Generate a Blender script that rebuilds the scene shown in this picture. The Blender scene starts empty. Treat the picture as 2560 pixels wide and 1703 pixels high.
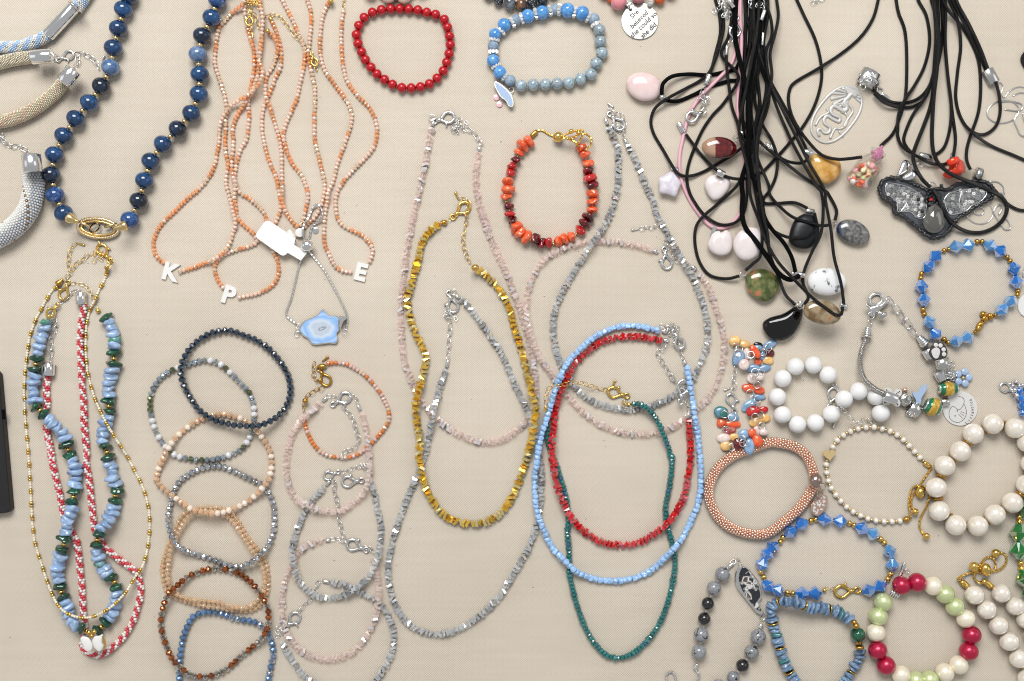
import bpy, math, random
import numpy as np
from mathutils import Matrix, Vector, noise as mnoise

# ------------------------------------------------------------------ camera, world, lamps
S = 0.00024            # metres per photo pixel on the cloth (the picture shows about 61 cm of table)
CX, CY = 1280.0, 851.5
DIST = 0.70
scn = bpy.context.scene
col = scn.collection
cam_data = bpy.data.cameras.new('camera')
cam_data.sensor_width = 36.0
cam_data.lens = 36.0 * DIST / (2560 * S)
cam_data.clip_start = 0.01
cam_data.clip_end = 50
cam = bpy.data.objects.new('camera', cam_data)
cam.location = (0, 0, DIST)
col.objects.link(cam)
scn.camera = cam
cam_data.dof.use_dof = True
cam_data.dof.focus_distance = DIST - 0.004
cam_data.dof.aperture_fstop = 4.0

world = bpy.data.worlds.new('World')
scn.world = world
world.use_nodes = True
bg = world.node_tree.nodes['Background']
bg.inputs[0].default_value = (0.96, 0.975, 1.0, 1)
bg.inputs[1].default_value = 0.44

def lamp(name, loc, size, power, color, target=(0, 0, 0)):
    d = bpy.data.lights.new(name, 'AREA')
    d.shape = 'RECTANGLE'
    d.size, d.size_y = size
    d.energy = power
    d.color = color
    o = bpy.data.objects.new(name, d)
    o.location = loc
    o.rotation_euler = (Vector(target) - Vector(loc)).to_track_quat('-Z', 'Y').to_euler()
    col.objects.link(o)
    return o
lamp('key_lamp', (-0.16, 0.92, 1.32), (0.95, 0.68), 27.0, (1.0, 0.995, 0.985), (0.0, 0.16, 0))
lamp('side_fill', (1.55, 0.35, 1.15), (0.9, 0.9), 2.5, (0.95, 0.97, 1.0))  # weak fill added from both sides, no visible source
lamp('side_fill', (-1.6, 0.1, 1.0), (0.9, 0.9), 1.5, (0.95, 0.97, 1.0))

scn.render.engine = 'CYCLES'
scn.view_settings.view_transform = 'Standard'
scn.view_settings.look = 'None'
scn.view_settings.exposure = 0.0
scn.view_settings.gamma = 1.0
scn.cycles.use_denoising = True
scn.cycles.pixel_filter_type = 'BLACKMAN_HARRIS'
scn.cycles.filter_width = 1.1
scn.cycles.max_bounces = 10
scn.cycles.transmission_bounces = 8
scn.cycles.transparent_max_bounces = 12
scn.cycles.caustics_reflective = False
scn.cycles.caustics_refractive = True
scn.cycles.sample_clamp_indirect = 4.0
scn.cycles.blur_glossy = 0.6

# ------------------------------------------------------------------ helpers: colour and materials
rng = random.Random(7)
def lin(c):
    if isinstance(c, str):
        c = c.lstrip('#'); c = [int(c[i:i+2], 16) / 255 for i in (0, 2, 4)]
        c = [v / 12.92 if v <= 0.04045 else ((v + 0.055) / 1.055) ** 2.4 for v in c]
    return (c[0], c[1], c[2], 1.0)
MAT = {}
def pm(name, c, rough=0.3, metal=0.0, c2=None, c3=None, ns=2.0, lo=0.42, hi=0.6, det=3.0, vary=0.0, coat=0.0,
       trans=0.0, clear=0.0, sss=0.0, bump=0.0, bscale=20.0, ior=1.5, spec=0.5, wave=None, dist=0.0, sheen=0.0, huev=0.0):
    """procedural principled material; c2/c3 veins by noise, per-piece variation by Object Info random,
    clear = share of see-through (tinted) light"""
    m = bpy.data.materials.new(name); m.use_nodes = True
    nt = m.node_tree; N = nt.nodes; L = nt.links
    b = N['Principled BSDF']
    b.inputs['Roughness'].default_value = rough
    b.inputs['Metallic'].default_value = metal
    b.inputs['IOR'].default_value = ior
    b.inputs['Specular IOR Level'].default_value = spec
    b.inputs['Coat Weight'].default_value = coat
    b.inputs['Coat Roughness'].default_value = 0.06
    b.inputs['Transmission Weight'].default_value = trans
    b.inputs['Sheen Weight'].default_value = sheen
    if sss:
        b.inputs['Subsurface Weight'].default_value = sss
        b.inputs['Subsurface Radius'].default_value = (0.003, 0.002, 0.0015)
        b.inputs['Subsurface Scale'].default_value = 0.4
    b.inputs['Base Color'].default_value = lin(c)
    src = None
    oi = N.new('ShaderNodeObjectInfo')
    tc = N.new('ShaderNodeTexCoord')
    if c2 is not None:
        no = N.new('ShaderNodeTexNoise'); no.noise_dimensions = '4D'
        no.inputs['Scale'].default_value = ns; no.inputs['Detail'].default_value = det
        no.inputs['Distortion'].default_value = dist
        mu = N.new('ShaderNodeMath'); mu.operation = 'MULTIPLY'; mu.inputs[1].default_value = 61.0
        L.new(oi.outputs['Random'], mu.inputs[0]); L.new(mu.outputs[0], no.inputs['W'])
        L.new(tc.outputs['Object'], no.inputs['Vector'])
        r = N.new('ShaderNodeValToRGB')
        r.color_ramp.elements[0].position = lo; r.color_ramp.elements[0].color = lin(c)
        r.color_ramp.elements[1].position = hi; r.color_ramp.elements[1].color = lin(c2)
        if c3 is not None:
            e = r.color_ramp.elements.new(min(0.98, hi + (hi - lo) * 0.6)); e.color = lin(c3)
        L.new(no.outputs[0], r.inputs[0]); src = r.outputs[0]
    if vary or huev:
        h = N.new('ShaderNodeHueSaturation')
        if src is not None: L.new(src, h.inputs['Color'])
        else: h.inputs['Color'].default_value = lin(c)
        mr = N.new('ShaderNodeMapRange')
        mr.inputs['To Min'].default_value = 1 - vary; mr.inputs['To Max'].default_value = 1 + vary
        L.new(oi.outputs['Random'], mr.inputs['Value']); L.new(mr.outputs[0], h.inputs['Value'])
        if huev:
            m2 = N.new('ShaderNodeMath'); m2.operation = 'MULTIPLY_ADD'
            fr = N.new('ShaderNodeMath'); fr.operation = 'MULTIPLY'; fr.inputs[1].default_value = 17.0
            f2 = N.new('ShaderNodeMath'); f2.operation = 'FRACT'
            L.new(oi.outputs['Random'], fr.inputs[0]); L.new(fr.outputs[0], f2.inputs[0])
            L.new(f2.outputs[0], m2.inputs[0]); m2.inputs[1].default_value = 2 * huev; m2.inputs[2].default_value = 0.5 - huev
            L.new(m2.outputs[0], h.inputs['Hue'])
        src = h.outputs[0]
    if src is not None: L.new(src, b.inputs['Base Color'])
    if bump:
        bn = N.new('ShaderNodeTexNoise'); bn.inputs['Scale'].default_value = bscale; bn.inputs['Detail'].default_value = 4
        L.new(tc.outputs['Object'], bn.inputs['Vector'])
        bu = N.new('ShaderNodeBump'); bu.inputs['Strength'].default_value = bump; bu.inputs['Distance'].default_value = 0.0004
        L.new(bn.outputs[0], bu.inputs['Height']); L.new(bu.outputs[0], b.inputs['Normal'])
    if wave is not None:      # braided / ribbed relief along a tube: wave = (turns per unit u, ribs round v, strength)
        uv = N.new('ShaderNodeUVMap'); sp = N.new('ShaderNodeSeparateXYZ'); L.new(uv.outputs[0], sp.inputs[0])
        def mth(op, a, bb):
            q = N.new('ShaderNodeMath'); q.operation = op
            for k, v in ((0, a), (1, bb)):
                if v is None: continue
                if isinstance(v, (int, float)): q.inputs[k].default_value = v
                else: L.new(v, q.inputs[k])
            return q.outputs[0]
        u = mth('MULTIPLY', sp.outputs[0], wave[0]); v = mth('MULTIPLY', sp.outputs[1], wave[1] * 2 * math.pi)
        s1 = mth('SINE', mth('ADD', u, v), None); s2 = mth('SINE', mth('SUBTRACT', u, v), None)
        hh = mth('MAXIMUM', s1, s2) if wave[1] else s1
        bu = N.new('ShaderNodeBump'); bu.inputs['Strength'].default_value = wave[2]; bu.inputs['Distance'].default_value = 0.0004
        L.new(hh, bu.inputs['Height']); L.new(bu.outputs[0], b.inputs['Normal'])
    if clear:
        tr = N.new('ShaderNodeBsdfTransparent')
        if src is not None: L.new(src, tr.inputs[0])
        else: tr.inputs[0].default_value = lin(c)
        mx = N.new('ShaderNodeMixShader'); mx.inputs[0].default_value = clear
        L.new(b.outputs[0], mx.inputs[1]); L.new(tr.outputs[0], mx.inputs[2])
        L.new(mx.outputs[0], N['Material Output'].inputs['Surface'])
    MAT[name] = m
    return m

# metals
pm('silver', '#e2e2e1', 0.2, 1.0)
pm('bright_silver', '#ececeb', 0.12, 1.0)
pm('satin_silver', '#cfcdc9', 0.36, 0.9, c2='#c4c1bb', ns=0.05)
pm('white_metal', '#d9d7d4', 0.4, 0.2)
pm('matte_steel', '#c3c1bd', 0.4, 0.4)
pm('satin_gold', '#e9cd96', 0.45, 0.9)
pm('old_silver', '#d0cfcb', 0.2, 1.0, c2='#55534f', ns=0.35, lo=0.55, hi=0.72, det=4, bump=0.5, bscale=0.3)
pm('dark_mark', '#3a3835', 0.5, 0.2)
pm('gold', '#e6c06a', 0.18, 1.0, vary=0.08)
pm('pale_gold', '#e8cc92', 0.22, 1.0, vary=0.05)
pm('old_gold', '#c79a4c', 0.25, 1.0, vary=0.08)
pm('rose_gold', '#ecc5b0', 0.22, 0.95)
pm('rose_silver', '#b5a196', 0.18, 1.0)
# stones
pm('sodalite', '#0a2a4c', 0.12, c2='#1a4a7a', c3='#4d789f', ns=1.1, lo=0.36, hi=0.68, det=6, vary=0.25, coat=0.6, dist=0.6)
pm('sodalite_dark', '#061424', 0.12, c2='#123152', ns=1.2, lo=0.42, hi=0.72, det=6, vary=0.25, coat=0.6, dist=0.6)
pm('sodalite_pale', '#3f628f', 0.14, c2='#7f98b8', ns=1.4, lo=0.38, hi=0.66, det=5, vary=0.12, coat=0.6)
pm('sodalite_vein', '#1b3d70', 0.13, c2='#3c6299', c3='#dfe6f0', ns=1.5, lo=0.45, hi=0.62, det=6, coat=0.5, dist=0.8)
pm('red_pearl', '#b8101c', 0.26, 0.25, coat=0.35, vary=0.05)
pm('cream_pearl', '#e9d7c5', 0.3, coat=0.3, sss=0.1)
pm('pearl', '#f2eadd', 0.2, 0.25, coat=1.0, c2='#ebe1d1', ns=1.0)
pm('cream_bead', '#eadfc4', 0.3, coat=0.4, vary=0.05)
pm('green_pearl', '#ccd7a0', 0.32, 0.4, coat=0.5, vary=0.04, bump=0.25, bscale=9)
pm('ivory_pearl', '#f4ead2', 0.3, 0.3, coat=0.7, bump=0.2, bscale=9)
pm('magenta_pearl', '#b5123f', 0.3, 0.45, coat=0.5, vary=0.05, bump=0.25, bscale=9)
pm('white_bead', '#e4e3e1', 0.34, sss=0.1, spec=0.5)
pm('jasper_blue', '#4285c6', 0.15, c2='#6aa3d8', c3='#2c5688', ns=1.3, lo=0.42, hi=0.64, det=6, dist=1.0, vary=0.1, coat=0.5)
pm('lava_blue', '#7c92a8', 0.6, c2='#99abbc', ns=3, bump=0.9, bscale=7, vary=0.07)
pm('aqua_agate', '#6f888b', 0.08, c2='#a3b5c2', c3='#7d5a36', ns=1.1, lo=0.36, hi=0.56, det=4, dist=1.6, coat=0.8, vary=0.14)
pm('black_speckle', '#1c1f24', 0.15, c2='#c7ccd0', ns=5, lo=0.58, hi=0.66, det=5, coat=0.5)
pm('grey_agate_dark', '#3a4049', 0.12, c2='#7b7f85', ns=1.4, det=4, coat=0.5)
pm('brown_agate_dark', '#3d3430', 0.12, c2='#8b5c38', ns=1.4, det=4, coat=0.5)
pm('pink_pearl', '#dd8a92', 0.22, coat=0.5)
pm('orange_bead', '#c4551c', 0.15, coat=0.5)
pm('coral', '#d84a1c', 0.16, c2='#ee8154', ns=1.0, lo=0.4, hi=0.75, dist=0.8, coat=0.5, vary=0.12, sss=0.15)
pm('red_chip', '#b0141a', 0.12, c2='#d33529', ns=1.1, lo=0.45, hi=0.75, coat=0.6, vary=0.12)
pm('dark_red_chip', '#3a0a0e', 0.1, c2='#8d1419', ns=1.0, lo=0.4, hi=0.66, coat=0.7, vary=0.2)
pm('blue_chip', '#839fc2', 0.2, c2='#a6bdd9', ns=1.0, lo=0.35, hi=0.66, coat=0.5, vary=0.14, sss=0.1)
pm('green_chip', '#073b27', 0.1, c2='#156043', ns=1.0, lo=0.45, hi=0.72, coat=0.8, vary=0.3)
pm('mint_chip', '#3e8a6c', 0.16, c2='#82a7b8', ns=1.0, lo=0.45, hi=0.6, coat=0.6)
pm('slate_chip', '#647f9d', 0.22, c2='#879fb8', c3='#3f7c7a', ns=1.0, lo=0.42, hi=0.66, coat=0.4, vary=0.2)
pm('teal_chip', '#2f7068', 0.22, c2='#6d92ab', ns=1.0, lo=0.45, hi=0.62, coat=0.4)
pm('multi_blue', '#6c8cab', 0.2, c2='#8aa9c8', ns=1.0, coat=0.5, vary=0.12)
pm('multi_yellow', '#e0ad5e', 0.2, c2='#ecc588', ns=1.0, coat=0.5, sss=0.2, vary=0.06)
pm('multi_white', '#d9c3bb', 0.18, c2='#e8d9d2', ns=1.0, coat=0.5, sss=0.2)
pm('multi_pink', '#c68478', 0.18, c2='#9c3b3a', ns=1.0, coat=0.5)
pm('rose_quartz', '#d9bcba', 0.1, c2='#e6d2cf', ns=0.03, lo=0.35, hi=0.65, det=5, coat=0.8, sss=0.3)
pm('milk_quartz', '#ddd2d0', 0.1, c2='#e6dddb', ns=0.03, det=5, coat=0.8, sss=0.3)
pm('amethyst', '#cfc7d2', 0.15, c2='#ded9e0', ns=0.06, coat=0.5, sss=0.3, bump=0.6, bscale=0.12)
pm('citrine', '#b9832e', 0.1, c2='#dcb26a', c3='#cda055', ns=0.045, lo=0.36, hi=0.62, det=5, coat=0.8, sss=0.2)
pm('black_matte', '#0f1113', 0.36, c2='#1a1d1f', ns=0.05, bump=0.15, bscale=0.25, spec=0.4)
pm('obsidian', '#030304', 0.05, spec=0.6)
pm('unakite', '#3f4a1d', 0.14, c2='#6f7444', c3='#b8714e', ns=0.05, lo=0.4, hi=0.55, det=8, coat=0.6)
pm('howlite', '#e6e6e6', 0.15, c2='#dedede', c3='#6d6f75', ns=0.03, lo=0.55, hi=0.62, det=7, dist=1.6, coat=0.5)
pm('brown_agate', '#6d5431', 0.1, c2='#9a8b70', c3='#a8641f', ns=0.04, lo=0.42, hi=0.6, det=6, coat=0.6)
pm('grey_jasper', '#7d7f83', 0.18, c2='#95979a', c3='#1d1f23', ns=1.3, lo=0.42, hi=0.55, det=7, dist=1.6, coat=0.5, vary=0.1)
pm('black_jasper', '#17171a', 0.14, c2='#2a2929', c3='#5c5852', ns=1.2, lo=0.5, hi=0.72, det=5, coat=0.5)
pm('geode_dark', '#1c1f24', 0.1, c2='#e3e0da', c3='#51413a', ns=0.05, lo=0.5, hi=0.6, det=5, dist=1.0, coat=0.6)
pm('malachite', '#0c4d33', 0.1, c2='#176345', ns=1.0, coat=0.7)
# crystals
pm('peach_orange', '#f3974a', 0.04, c2='#fac795', ns=1.2, vary=0.14, coat=1.0, trans=0.2, clear=0.2, spec=1.0)
pm('peach_pale', '#f3d2bd', 0.1, vary=0.06, coat=0.8, clear=0.16, spec=0.8)
pm('peach_sparkle', '#ffdfc0', 0.08, 0.6, vary=0.08, coat=1.0, spec=1.0)  # sparkle put into the colour: some beads paler and more metallic
pm('navy_crystal', '#0a2539', 0.06, coat=1.0, spec=0.9, vary=0.2)
pm('grey_white', '#d3d4d6', 0.16, coat=0.5, vary=0.05)
pm('grey_mirror', '#a3aeb8', 0.08, 0.75, vary=0.25, coat=0.6)
pm('green_mirror', '#6d7554', 0.08, 0.75, vary=0.2, coat=0.6)
pm('grey_clear', '#bcc8cc', 0.04, vary=0.12, trans=0.7, clear=0.28, spec=1.0)
pm('cream_crystal', '#ead8c6', 0.14, coat=0.5, vary=0.05)
pm('apricot_crystal', '#edc79f', 0.06, coat=0.9, trans=0.4, clear=0.2, vary=0.12, spec=0.9)
pm('hematite', '#c9cdd2', 0.1, 0.95, vary=0.22)
pm('champagne', '#f8e2c2', 0.03, trans=0.55, clear=0.42, vary=0.06, spec=1.0, ior=1.5)
pm('copper_mirror', '#9a5526', 0.1, 0.75, vary=0.28, coat=0.6)
pm('smoke_clear', '#b5b0a6', 0.03, trans=0.8, clear=0.3, vary=0.2, spec=1.0, ior=1.5)
pm('steel_blue', '#5f7fa6', 0.08, 0.35, coat=0.8, vary=0.2)
pm('steel_blue_clear', '#8ba5c2', 0.05, coat=0.8, trans=0.6, clear=0.22, vary=0.12, spec=0.9)
pm('orange_crystal', '#ea8d44', 0.06, coat=0.8, clear=0.25, vary=0.15, spec=0.8)
pm('pinkish_crystal', '#e6c3b8', 0.1, coat=0.7, clear=0.2, vary=0.08)
pm('pink_clear', '#fef5f2', 0.03, trans=0.3, clear=0.58, vary=0.03, spec=1.0, ior=1.45)
pm('pink_flash', '#fbf2f2', 0.07, 0.6, coat=1.0, vary=0.05)
pm('silver_clear', '#eef0f1', 0.03, trans=0.35, clear=0.42, vary=0.05, spec=1.0, ior=1.5)
pm('silver_mirror', '#eceeef', 0.1, 0.9, vary=0.08)
pm('silver_dark', '#c2c4c6', 0.12, 0.6, vary=0.26)
pm('gold_nugget', '#eec65a', 0.2, 0.78, vary=0.16)
pm('gold_nugget_hi', '#fae6a2', 0.16, 0.9, vary=0.08)
pm('sky_nugget', '#9bbfe6', 0.22, coat=0.5, vary=0.05, sss=0.15)
pm('red_nugget', '#c81c20', 0.1, coat=0.9, clear=0.1, vary=0.15, spec=0.9)
pm('red_flash', '#cf5a62', 0.1, 0.3, coat=0.9, vary=0.1)
pm('teal_crystal', '#0f6a68', 0.05, coat=1.0, clear=0.1, vary=0.25, spec=1.0)
pm('teal_flash', '#40708a', 0.08, 0.5, coat=1.0)
pm('blue_bicone', '#2c8ae2', 0.03, trans=0.45, vary=0.12, spec=0.9, clear=0.14)
pm('blue_bicone_pale', '#62adea', 0.03, trans=0.45, vary=0.12, spec=0.9, clear=0.14)
pm('green_bicone', '#1f8a3c', 0.03, trans=0.5, vary=0.12, spec=0.9, clear=0.1)
pm('seed_red', '#cc3844', 0.12, coat=0.8)
pm('seed_white', '#e4dcd8', 0.14, coat=0.7)
pm('seed_blue', '#a9c6e6', 0.16, coat=0.6)
pm('seed_silver', '#c9c6bd', 0.1, 0.9)
pm('seed_beige', '#d8cdb2', 0.12, 0.35, coat=0.6)
pm('seed_pinkish', '#d8b9a2', 0.12, 0.35, coat=0.6)
pm('seed_pearl', '#dddcd8', 0.25, coat=0.4)
pm('seed_grey', '#bbbdc0', 0.18, coat=0.5)
pm('seed_bronze', '#a08058', 0.2, 0.8)
pm('seed_black', '#101114', 0.15, coat=0.6)
pm('sequin_grey', '#9a9a9a', 0.32, 0.85, vary=0.35)
pm('rhinestone', '#e9e7e2', 0.04, 0.4, coat=1.0, vary=0.1)
# soft / other
pm('black_cord', '#050506', 0.36, wave=(1.1, 2, 0.8), spec=0.45)
pm('black_suede', '#040405', 0.9, bump=0.3, bscale=0.8, spec=0.12)
pm('pink_cord', '#dba9b4', 0.5, bump=0.2, bscale=0.6)
pm('thread', '#d9cfc0', 0.6)
pm('dark_thread', '#2a2c33', 0.6)
pm('snake_chain', '#d2d0cc', 0.18, 1.0, wave=(1.25, 0, 0.9))
pm('paper', '#e6e6e6', 0.6)
pm('shell_white', '#e2e0dc', 0.3, coat=0.3)
pm('felt', '#2d2f33', 0.9, c2='#4e5156', ns=0.06, bump=0.5, bscale=0.7)
pm('black_box', '#0c0c0e', 0.55, bump=0.1, bscale=60)
pm('enamel_blue', '#9fb5d2', 0.2, coat=0.6)
pm('enamel_pink', '#e8b9c0', 0.2, coat=0.6)
pm('glass_clear', '#fcfcfb', 0.02, trans=1.0, clear=0.8, ior=1.35)
pm('glass_green', '#0f6a3c', 0.05, coat=0.9, c2='#1b8f6a', ns=1.6, lo=0.42, hi=0.62, clear=0.15)
pm('glass_amber', '#b58a22', 0.06, coat=0.9, c2='#d8b44e', ns=2.0, clear=0.12)
pm('pink_glass', '#d98bb0', 0.06, coat=0.8, clear=0.3)
pm('orange_glass', '#f0441c', 0.06, coat=0.8, clear=0.3)
pm('smoke_gem', '#55524c', 0.03, 0.55, c2='#a9a59b', ns=0.06, coat=1.0, vary=0.1)
pm('confetti_red', '#e86a48', 0.3); pm('confetti_green', '#ccd6a0', 0.3); pm('confetti_blue', '#b9cddc', 0.3)
pm('confetti_pink', '#f0aeb6', 0.3); pm('confetti_cream', '#efe4bc', 0.3)

def zoned(name, a, a2, b_, b2, x0, x1, wob, rough, ns):
    """stone with two differently coloured zones along its length (object X), each mottled"""
    m = pm(name, a, rough, c2=a2, ns=ns, det=6, coat=0.7); nt = m.node_tree; N = nt.nodes; L = nt.links; b = N['Principled BSDF']
    first = b.inputs['Base Color'].links[0].from_socket; tc = N.new('ShaderNodeTexCoord'); sp = N.new('ShaderNodeSeparateXYZ')
    L.new(tc.outputs['Object'], sp.inputs[0]); no = N.new('ShaderNodeTexNoise'); no.inputs['Scale'].default_value = 0.06; L.new(tc.outputs['Object'], no.inputs['Vector'])
    ma = N.new('ShaderNodeMath'); ma.operation = 'MULTIPLY_ADD'; ma.inputs[1].default_value = wob; L.new(no.outputs[0], ma.inputs[0]); L.new(sp.outputs[0], ma.inputs[2])
    mr = N.new('ShaderNodeMapRange'); mr.inputs['From Min'].default_value = x0; mr.inputs['From Max'].default_value = x1; L.new(ma.outputs[0], mr.inputs['Value'])
    n2 = N.new('ShaderNodeTexNoise'); n2.inputs['Scale'].default_value = ns * 1.6; n2.inputs['Detail'].default_value = 6; L.new(tc.outputs['Object'], n2.inputs['Vector'])
    r2 = N.new('ShaderNodeValToRGB'); r2.color_ramp.elements[0].position = 0.4; r2.color_ramp.elements[0].color = lin(b_); r2.color_ramp.elements[1].position = 0.62; r2.color_ramp.elements[1].color = lin(b2); L.new(n2.outputs[0], r2.inputs[0])
    mx = N.new('ShaderNodeMix'); mx.data_type = 'RGBA'; L.new(mr.outputs[0], mx.inputs[0]); L.new(first, mx.inputs[6]); L.new(r2.outputs[0], mx.inputs[7]); L.new(mx.outputs[2], b.inputs['Base Color'])
zoned('mookaite', '#9a765c', '#ad8b73', '#43090e', '#6b1716', -10, -7, 6, 0.08, 0.05)
zoned('labradorite', '#14294a', '#30404f', '#47474a', '#7d7b76', -26, -12, 22, 0.2, 0.07)
def geode_mat():
    m = bpy.data.materials.new('geode_slice'); m.use_nodes = True
    nt = m.node_tree; N = nt.nodes; L = nt.links; b = N['Principled BSDF']
    b.inputs['Roughness'].default_value = 0.18; b.inputs['Coat Weight'].default_value = 0.5
    tc = N.new('ShaderNodeTexCoord'); mp = N.new('ShaderNodeMapping'); mp.inputs['Scale'].default_value = (1 / 62, 1 / 44, 0)
    no = N.new('ShaderNodeTexNoise'); no.inputs['Scale'].default_value = 2.2; no.inputs['Detail'].default_value = 4
    ad = N.new('ShaderNodeVectorMath'); ad.operation = 'MULTIPLY_ADD'; ad.inputs[1].default_value = (0.5, 0.5, 0); ad.inputs[2].default_value = (-0.25, -0.25, 0)
    a2 = N.new('ShaderNodeVectorMath'); a2.operation = 'ADD'; ln = N.new('ShaderNodeVectorMath'); ln.operation = 'LENGTH'
    L.new(tc.outputs['Object'], mp.inputs[0]); L.new(mp.outputs[0], no.inputs['Vector'])
    L.new(no.outputs['Color'], ad.inputs[0]); L.new(ad.outputs[0], a2.inputs[0]); L.new(mp.outputs[0], a2.inputs[1]); L.new(a2.outputs[0], ln.inputs[0])
    r = N.new('ShaderNodeValToRGB'); e = r.color_ramp.elements
    e[0].position = 0.0; e[0].color = lin('#d6dbe0'); e[1].position = 0.95; e[1].color = lin('#7aa6dc')
    for p, c in ((0.1, '#7f8b98'), (0.17, '#b9c3cf'), (0.32, '#b4bfcc'), (0.44, '#c6d0dc'), (0.55, '#9fbfe6'), (0.72, '#86aede'), (0.8, '#a9c6ea')):
        q = e.new(p); q.color = lin(c)
    L.new(ln.outputs['Value'], r.inputs[0]); L.new(r.outputs[0], b.inputs['Base Color'])
    MAT['geode_slice'] = m
geode_mat()

def cloth_mat():
    m = bpy.data.materials.new('linen_cloth'); m.use_nodes = True
    nt = m.node_tree; N = nt.nodes; L = nt.links; b = N['Principled BSDF']
    b.inputs['Roughness'].default_value = 0.9; b.inputs['Specular IOR Level'].default_value = 0.15
    b.inputs['Sheen Weight'].default_value = 0.1
    tc = N.new('ShaderNodeTexCoord'); sp = N.new('ShaderNodeSeparateXYZ'); L.new(tc.outputs['Object'], sp.inputs[0])
    def mth(op, a, bb=None, cc=None):
        q = N.new('ShaderNodeMath'); q.operation = op
        for k, v in ((0, a), (1, bb), (2, cc)):
            if v is None: continue
            if isinstance(v, (int, float)): q.inputs[k].default_value = v
            else: L.new(v, q.inputs[k])
        return q.outputs[0]
    wob = N.new('ShaderNodeTexNoise'); wob.inputs['Scale'].default_value = 90; wob.inputs['Detail'].default_value = 3
    L.new(tc.outputs['Object'], wob.inputs['Vector'])
    wv = mth('MULTIPLY', wob.outputs[0], 2.2)
    kx = 2 * math.pi / (6.0 * S); ky = 2 * math.pi / (4.4 * S)
    sx = mth('SINE', mth('MULTIPLY_ADD', sp.outputs[0], kx, wv)); sy = mth('SINE', mth('MULTIPLY_ADD', sp.outputs[1], ky, wv))
    wav = mth('MULTIPLY', sx, sy)
    fine = N.new('ShaderNodeTexNoise'); fine.inputs['Scale'].default_value = 1400; fine.inputs['Detail'].default_value = 2
    L.new(tc.outputs['Object'], fine.inputs['Vector'])
    slub = N.new('ShaderNodeTexNoise'); slub.inputs['Scale'].default_value = 1.0; slub.inputs['Detail'].default_value = 5
    mp = N.new('ShaderNodeMapping'); mp.inputs['Scale'].default_value = (18, 240, 1)
    L.new(tc.outputs['Object'], mp.inputs[0]); L.new(mp.outputs[0], slub.inputs['Vector'])
    big = N.new('ShaderNodeTexNoise'); big.inputs['Scale'].default_value = 9; big.inputs['Detail'].default_value = 4
    L.new(tc.outputs['Object'], big.inputs['Vector'])
    hgt = mth('MULTIPLY_ADD', fine.outputs[0], 0.9, wav)
    hgt = mth('MULTIPLY_ADD', slub.outputs[0], 0.6, hgt)
    bu = N.new('ShaderNodeBump'); bu.inputs['Strength'].default_value = 0.5; bu.inputs['Distance'].default_value = 0.00028
    L.new(hgt, bu.inputs['Height']); L.new(bu.outputs[0], b.inputs['Normal'])
    soft = N.new('ShaderNodeTexNoise'); soft.inputs['Scale'].default_value = 7; soft.inputs['Detail'].default_value = 2; soft.inputs['Distortion'].default_value = 0.8
    L.new(tc.outputs['Object'], soft.inputs['Vector']); b2 = N.new('ShaderNodeBump'); b2.inputs['Strength'].default_value = 0.6; b2.inputs['Distance'].default_value = 0.006
    L.new(soft.outputs[0], b2.inputs['Height']); L.new(b2.outputs[0], bu.inputs['Normal'])
    r = N.new('ShaderNodeValToRGB')
    r.color_ramp.elements[0].position = 0.25; r.color_ramp.elements[0].color = lin('#c6baa9')
    r.color_ramp.elements[1].position = 0.75; r.color_ramp.elements[1].color = lin('#d6cbbb')
    f = mth('MULTIPLY_ADD', wav, 0.2, mth('MULTIPLY_ADD', slub.outputs[0], 0.3, mth('MULTIPLY', big.outputs[0], 0.7)))
    L.new(f, r.inputs[0]); L.new(r.outputs[0], b.inputs['Base Color'])
    MAT['linen_cloth'] = m
cloth_mat()

# ------------------------------------------------------------------ helpers: places and heights
TILE = {'A': (0, 0, 2.45), 'B': (320, 0, 2.45), 'C': (0, 530, 2.45), 'D': (0, 1063, 2.45), 'E': (640, 0, 2.45), 'F': (1120, 0, 2.45),
        'G': (1560, 0, 2.45), 'H': (1920, 0, 2.45), 'I': (350, 800, 2.45), 'J': (350, 1063, 2.45), 'K': (930, 530, 2.45),
        'L': (930, 1063, 2.45), 'M': (1280, 530, 2.45), 'N': (1280, 1063, 2.45), 'O': (1920, 530, 2.45), 'Q': (1920, 1063, 2.45),
        'R': (1660, 480, 2.45), 'U': (2000, 800, 2.8), 'V': (1740, 0, 6.031), 'W': (1780, 240, 6.031), 'X': (1640, 820, 4.9),
        'Y': (2160, 340, 5.2275), 'Z': (620, 500, 4.125), 'f': (0, 0, 0.9207)}   # survey sheets: origin and scale on the table
def pa(s):
    """'A 10,20 30,40 B 5,5' -> table coordinates"""
    out = []; t = TILE['A']
    for k in s.split():
        if k in TILE: t = TILE[k]; continue
        v = k.split(','); out.append((t[0] + float(v[0]) / t[2], t[1] + float(v[1]) / t[2]))
    return out
def pt(s): return pa(s)[0]
def W3(x, y, z):
    """table position (photo px) at height z (px) -> metres"""
    k = (DIST - z * S) / DIST
    return Vector(((x - CX) * S * k, (CY - y) * S * k, z * S))
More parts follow.
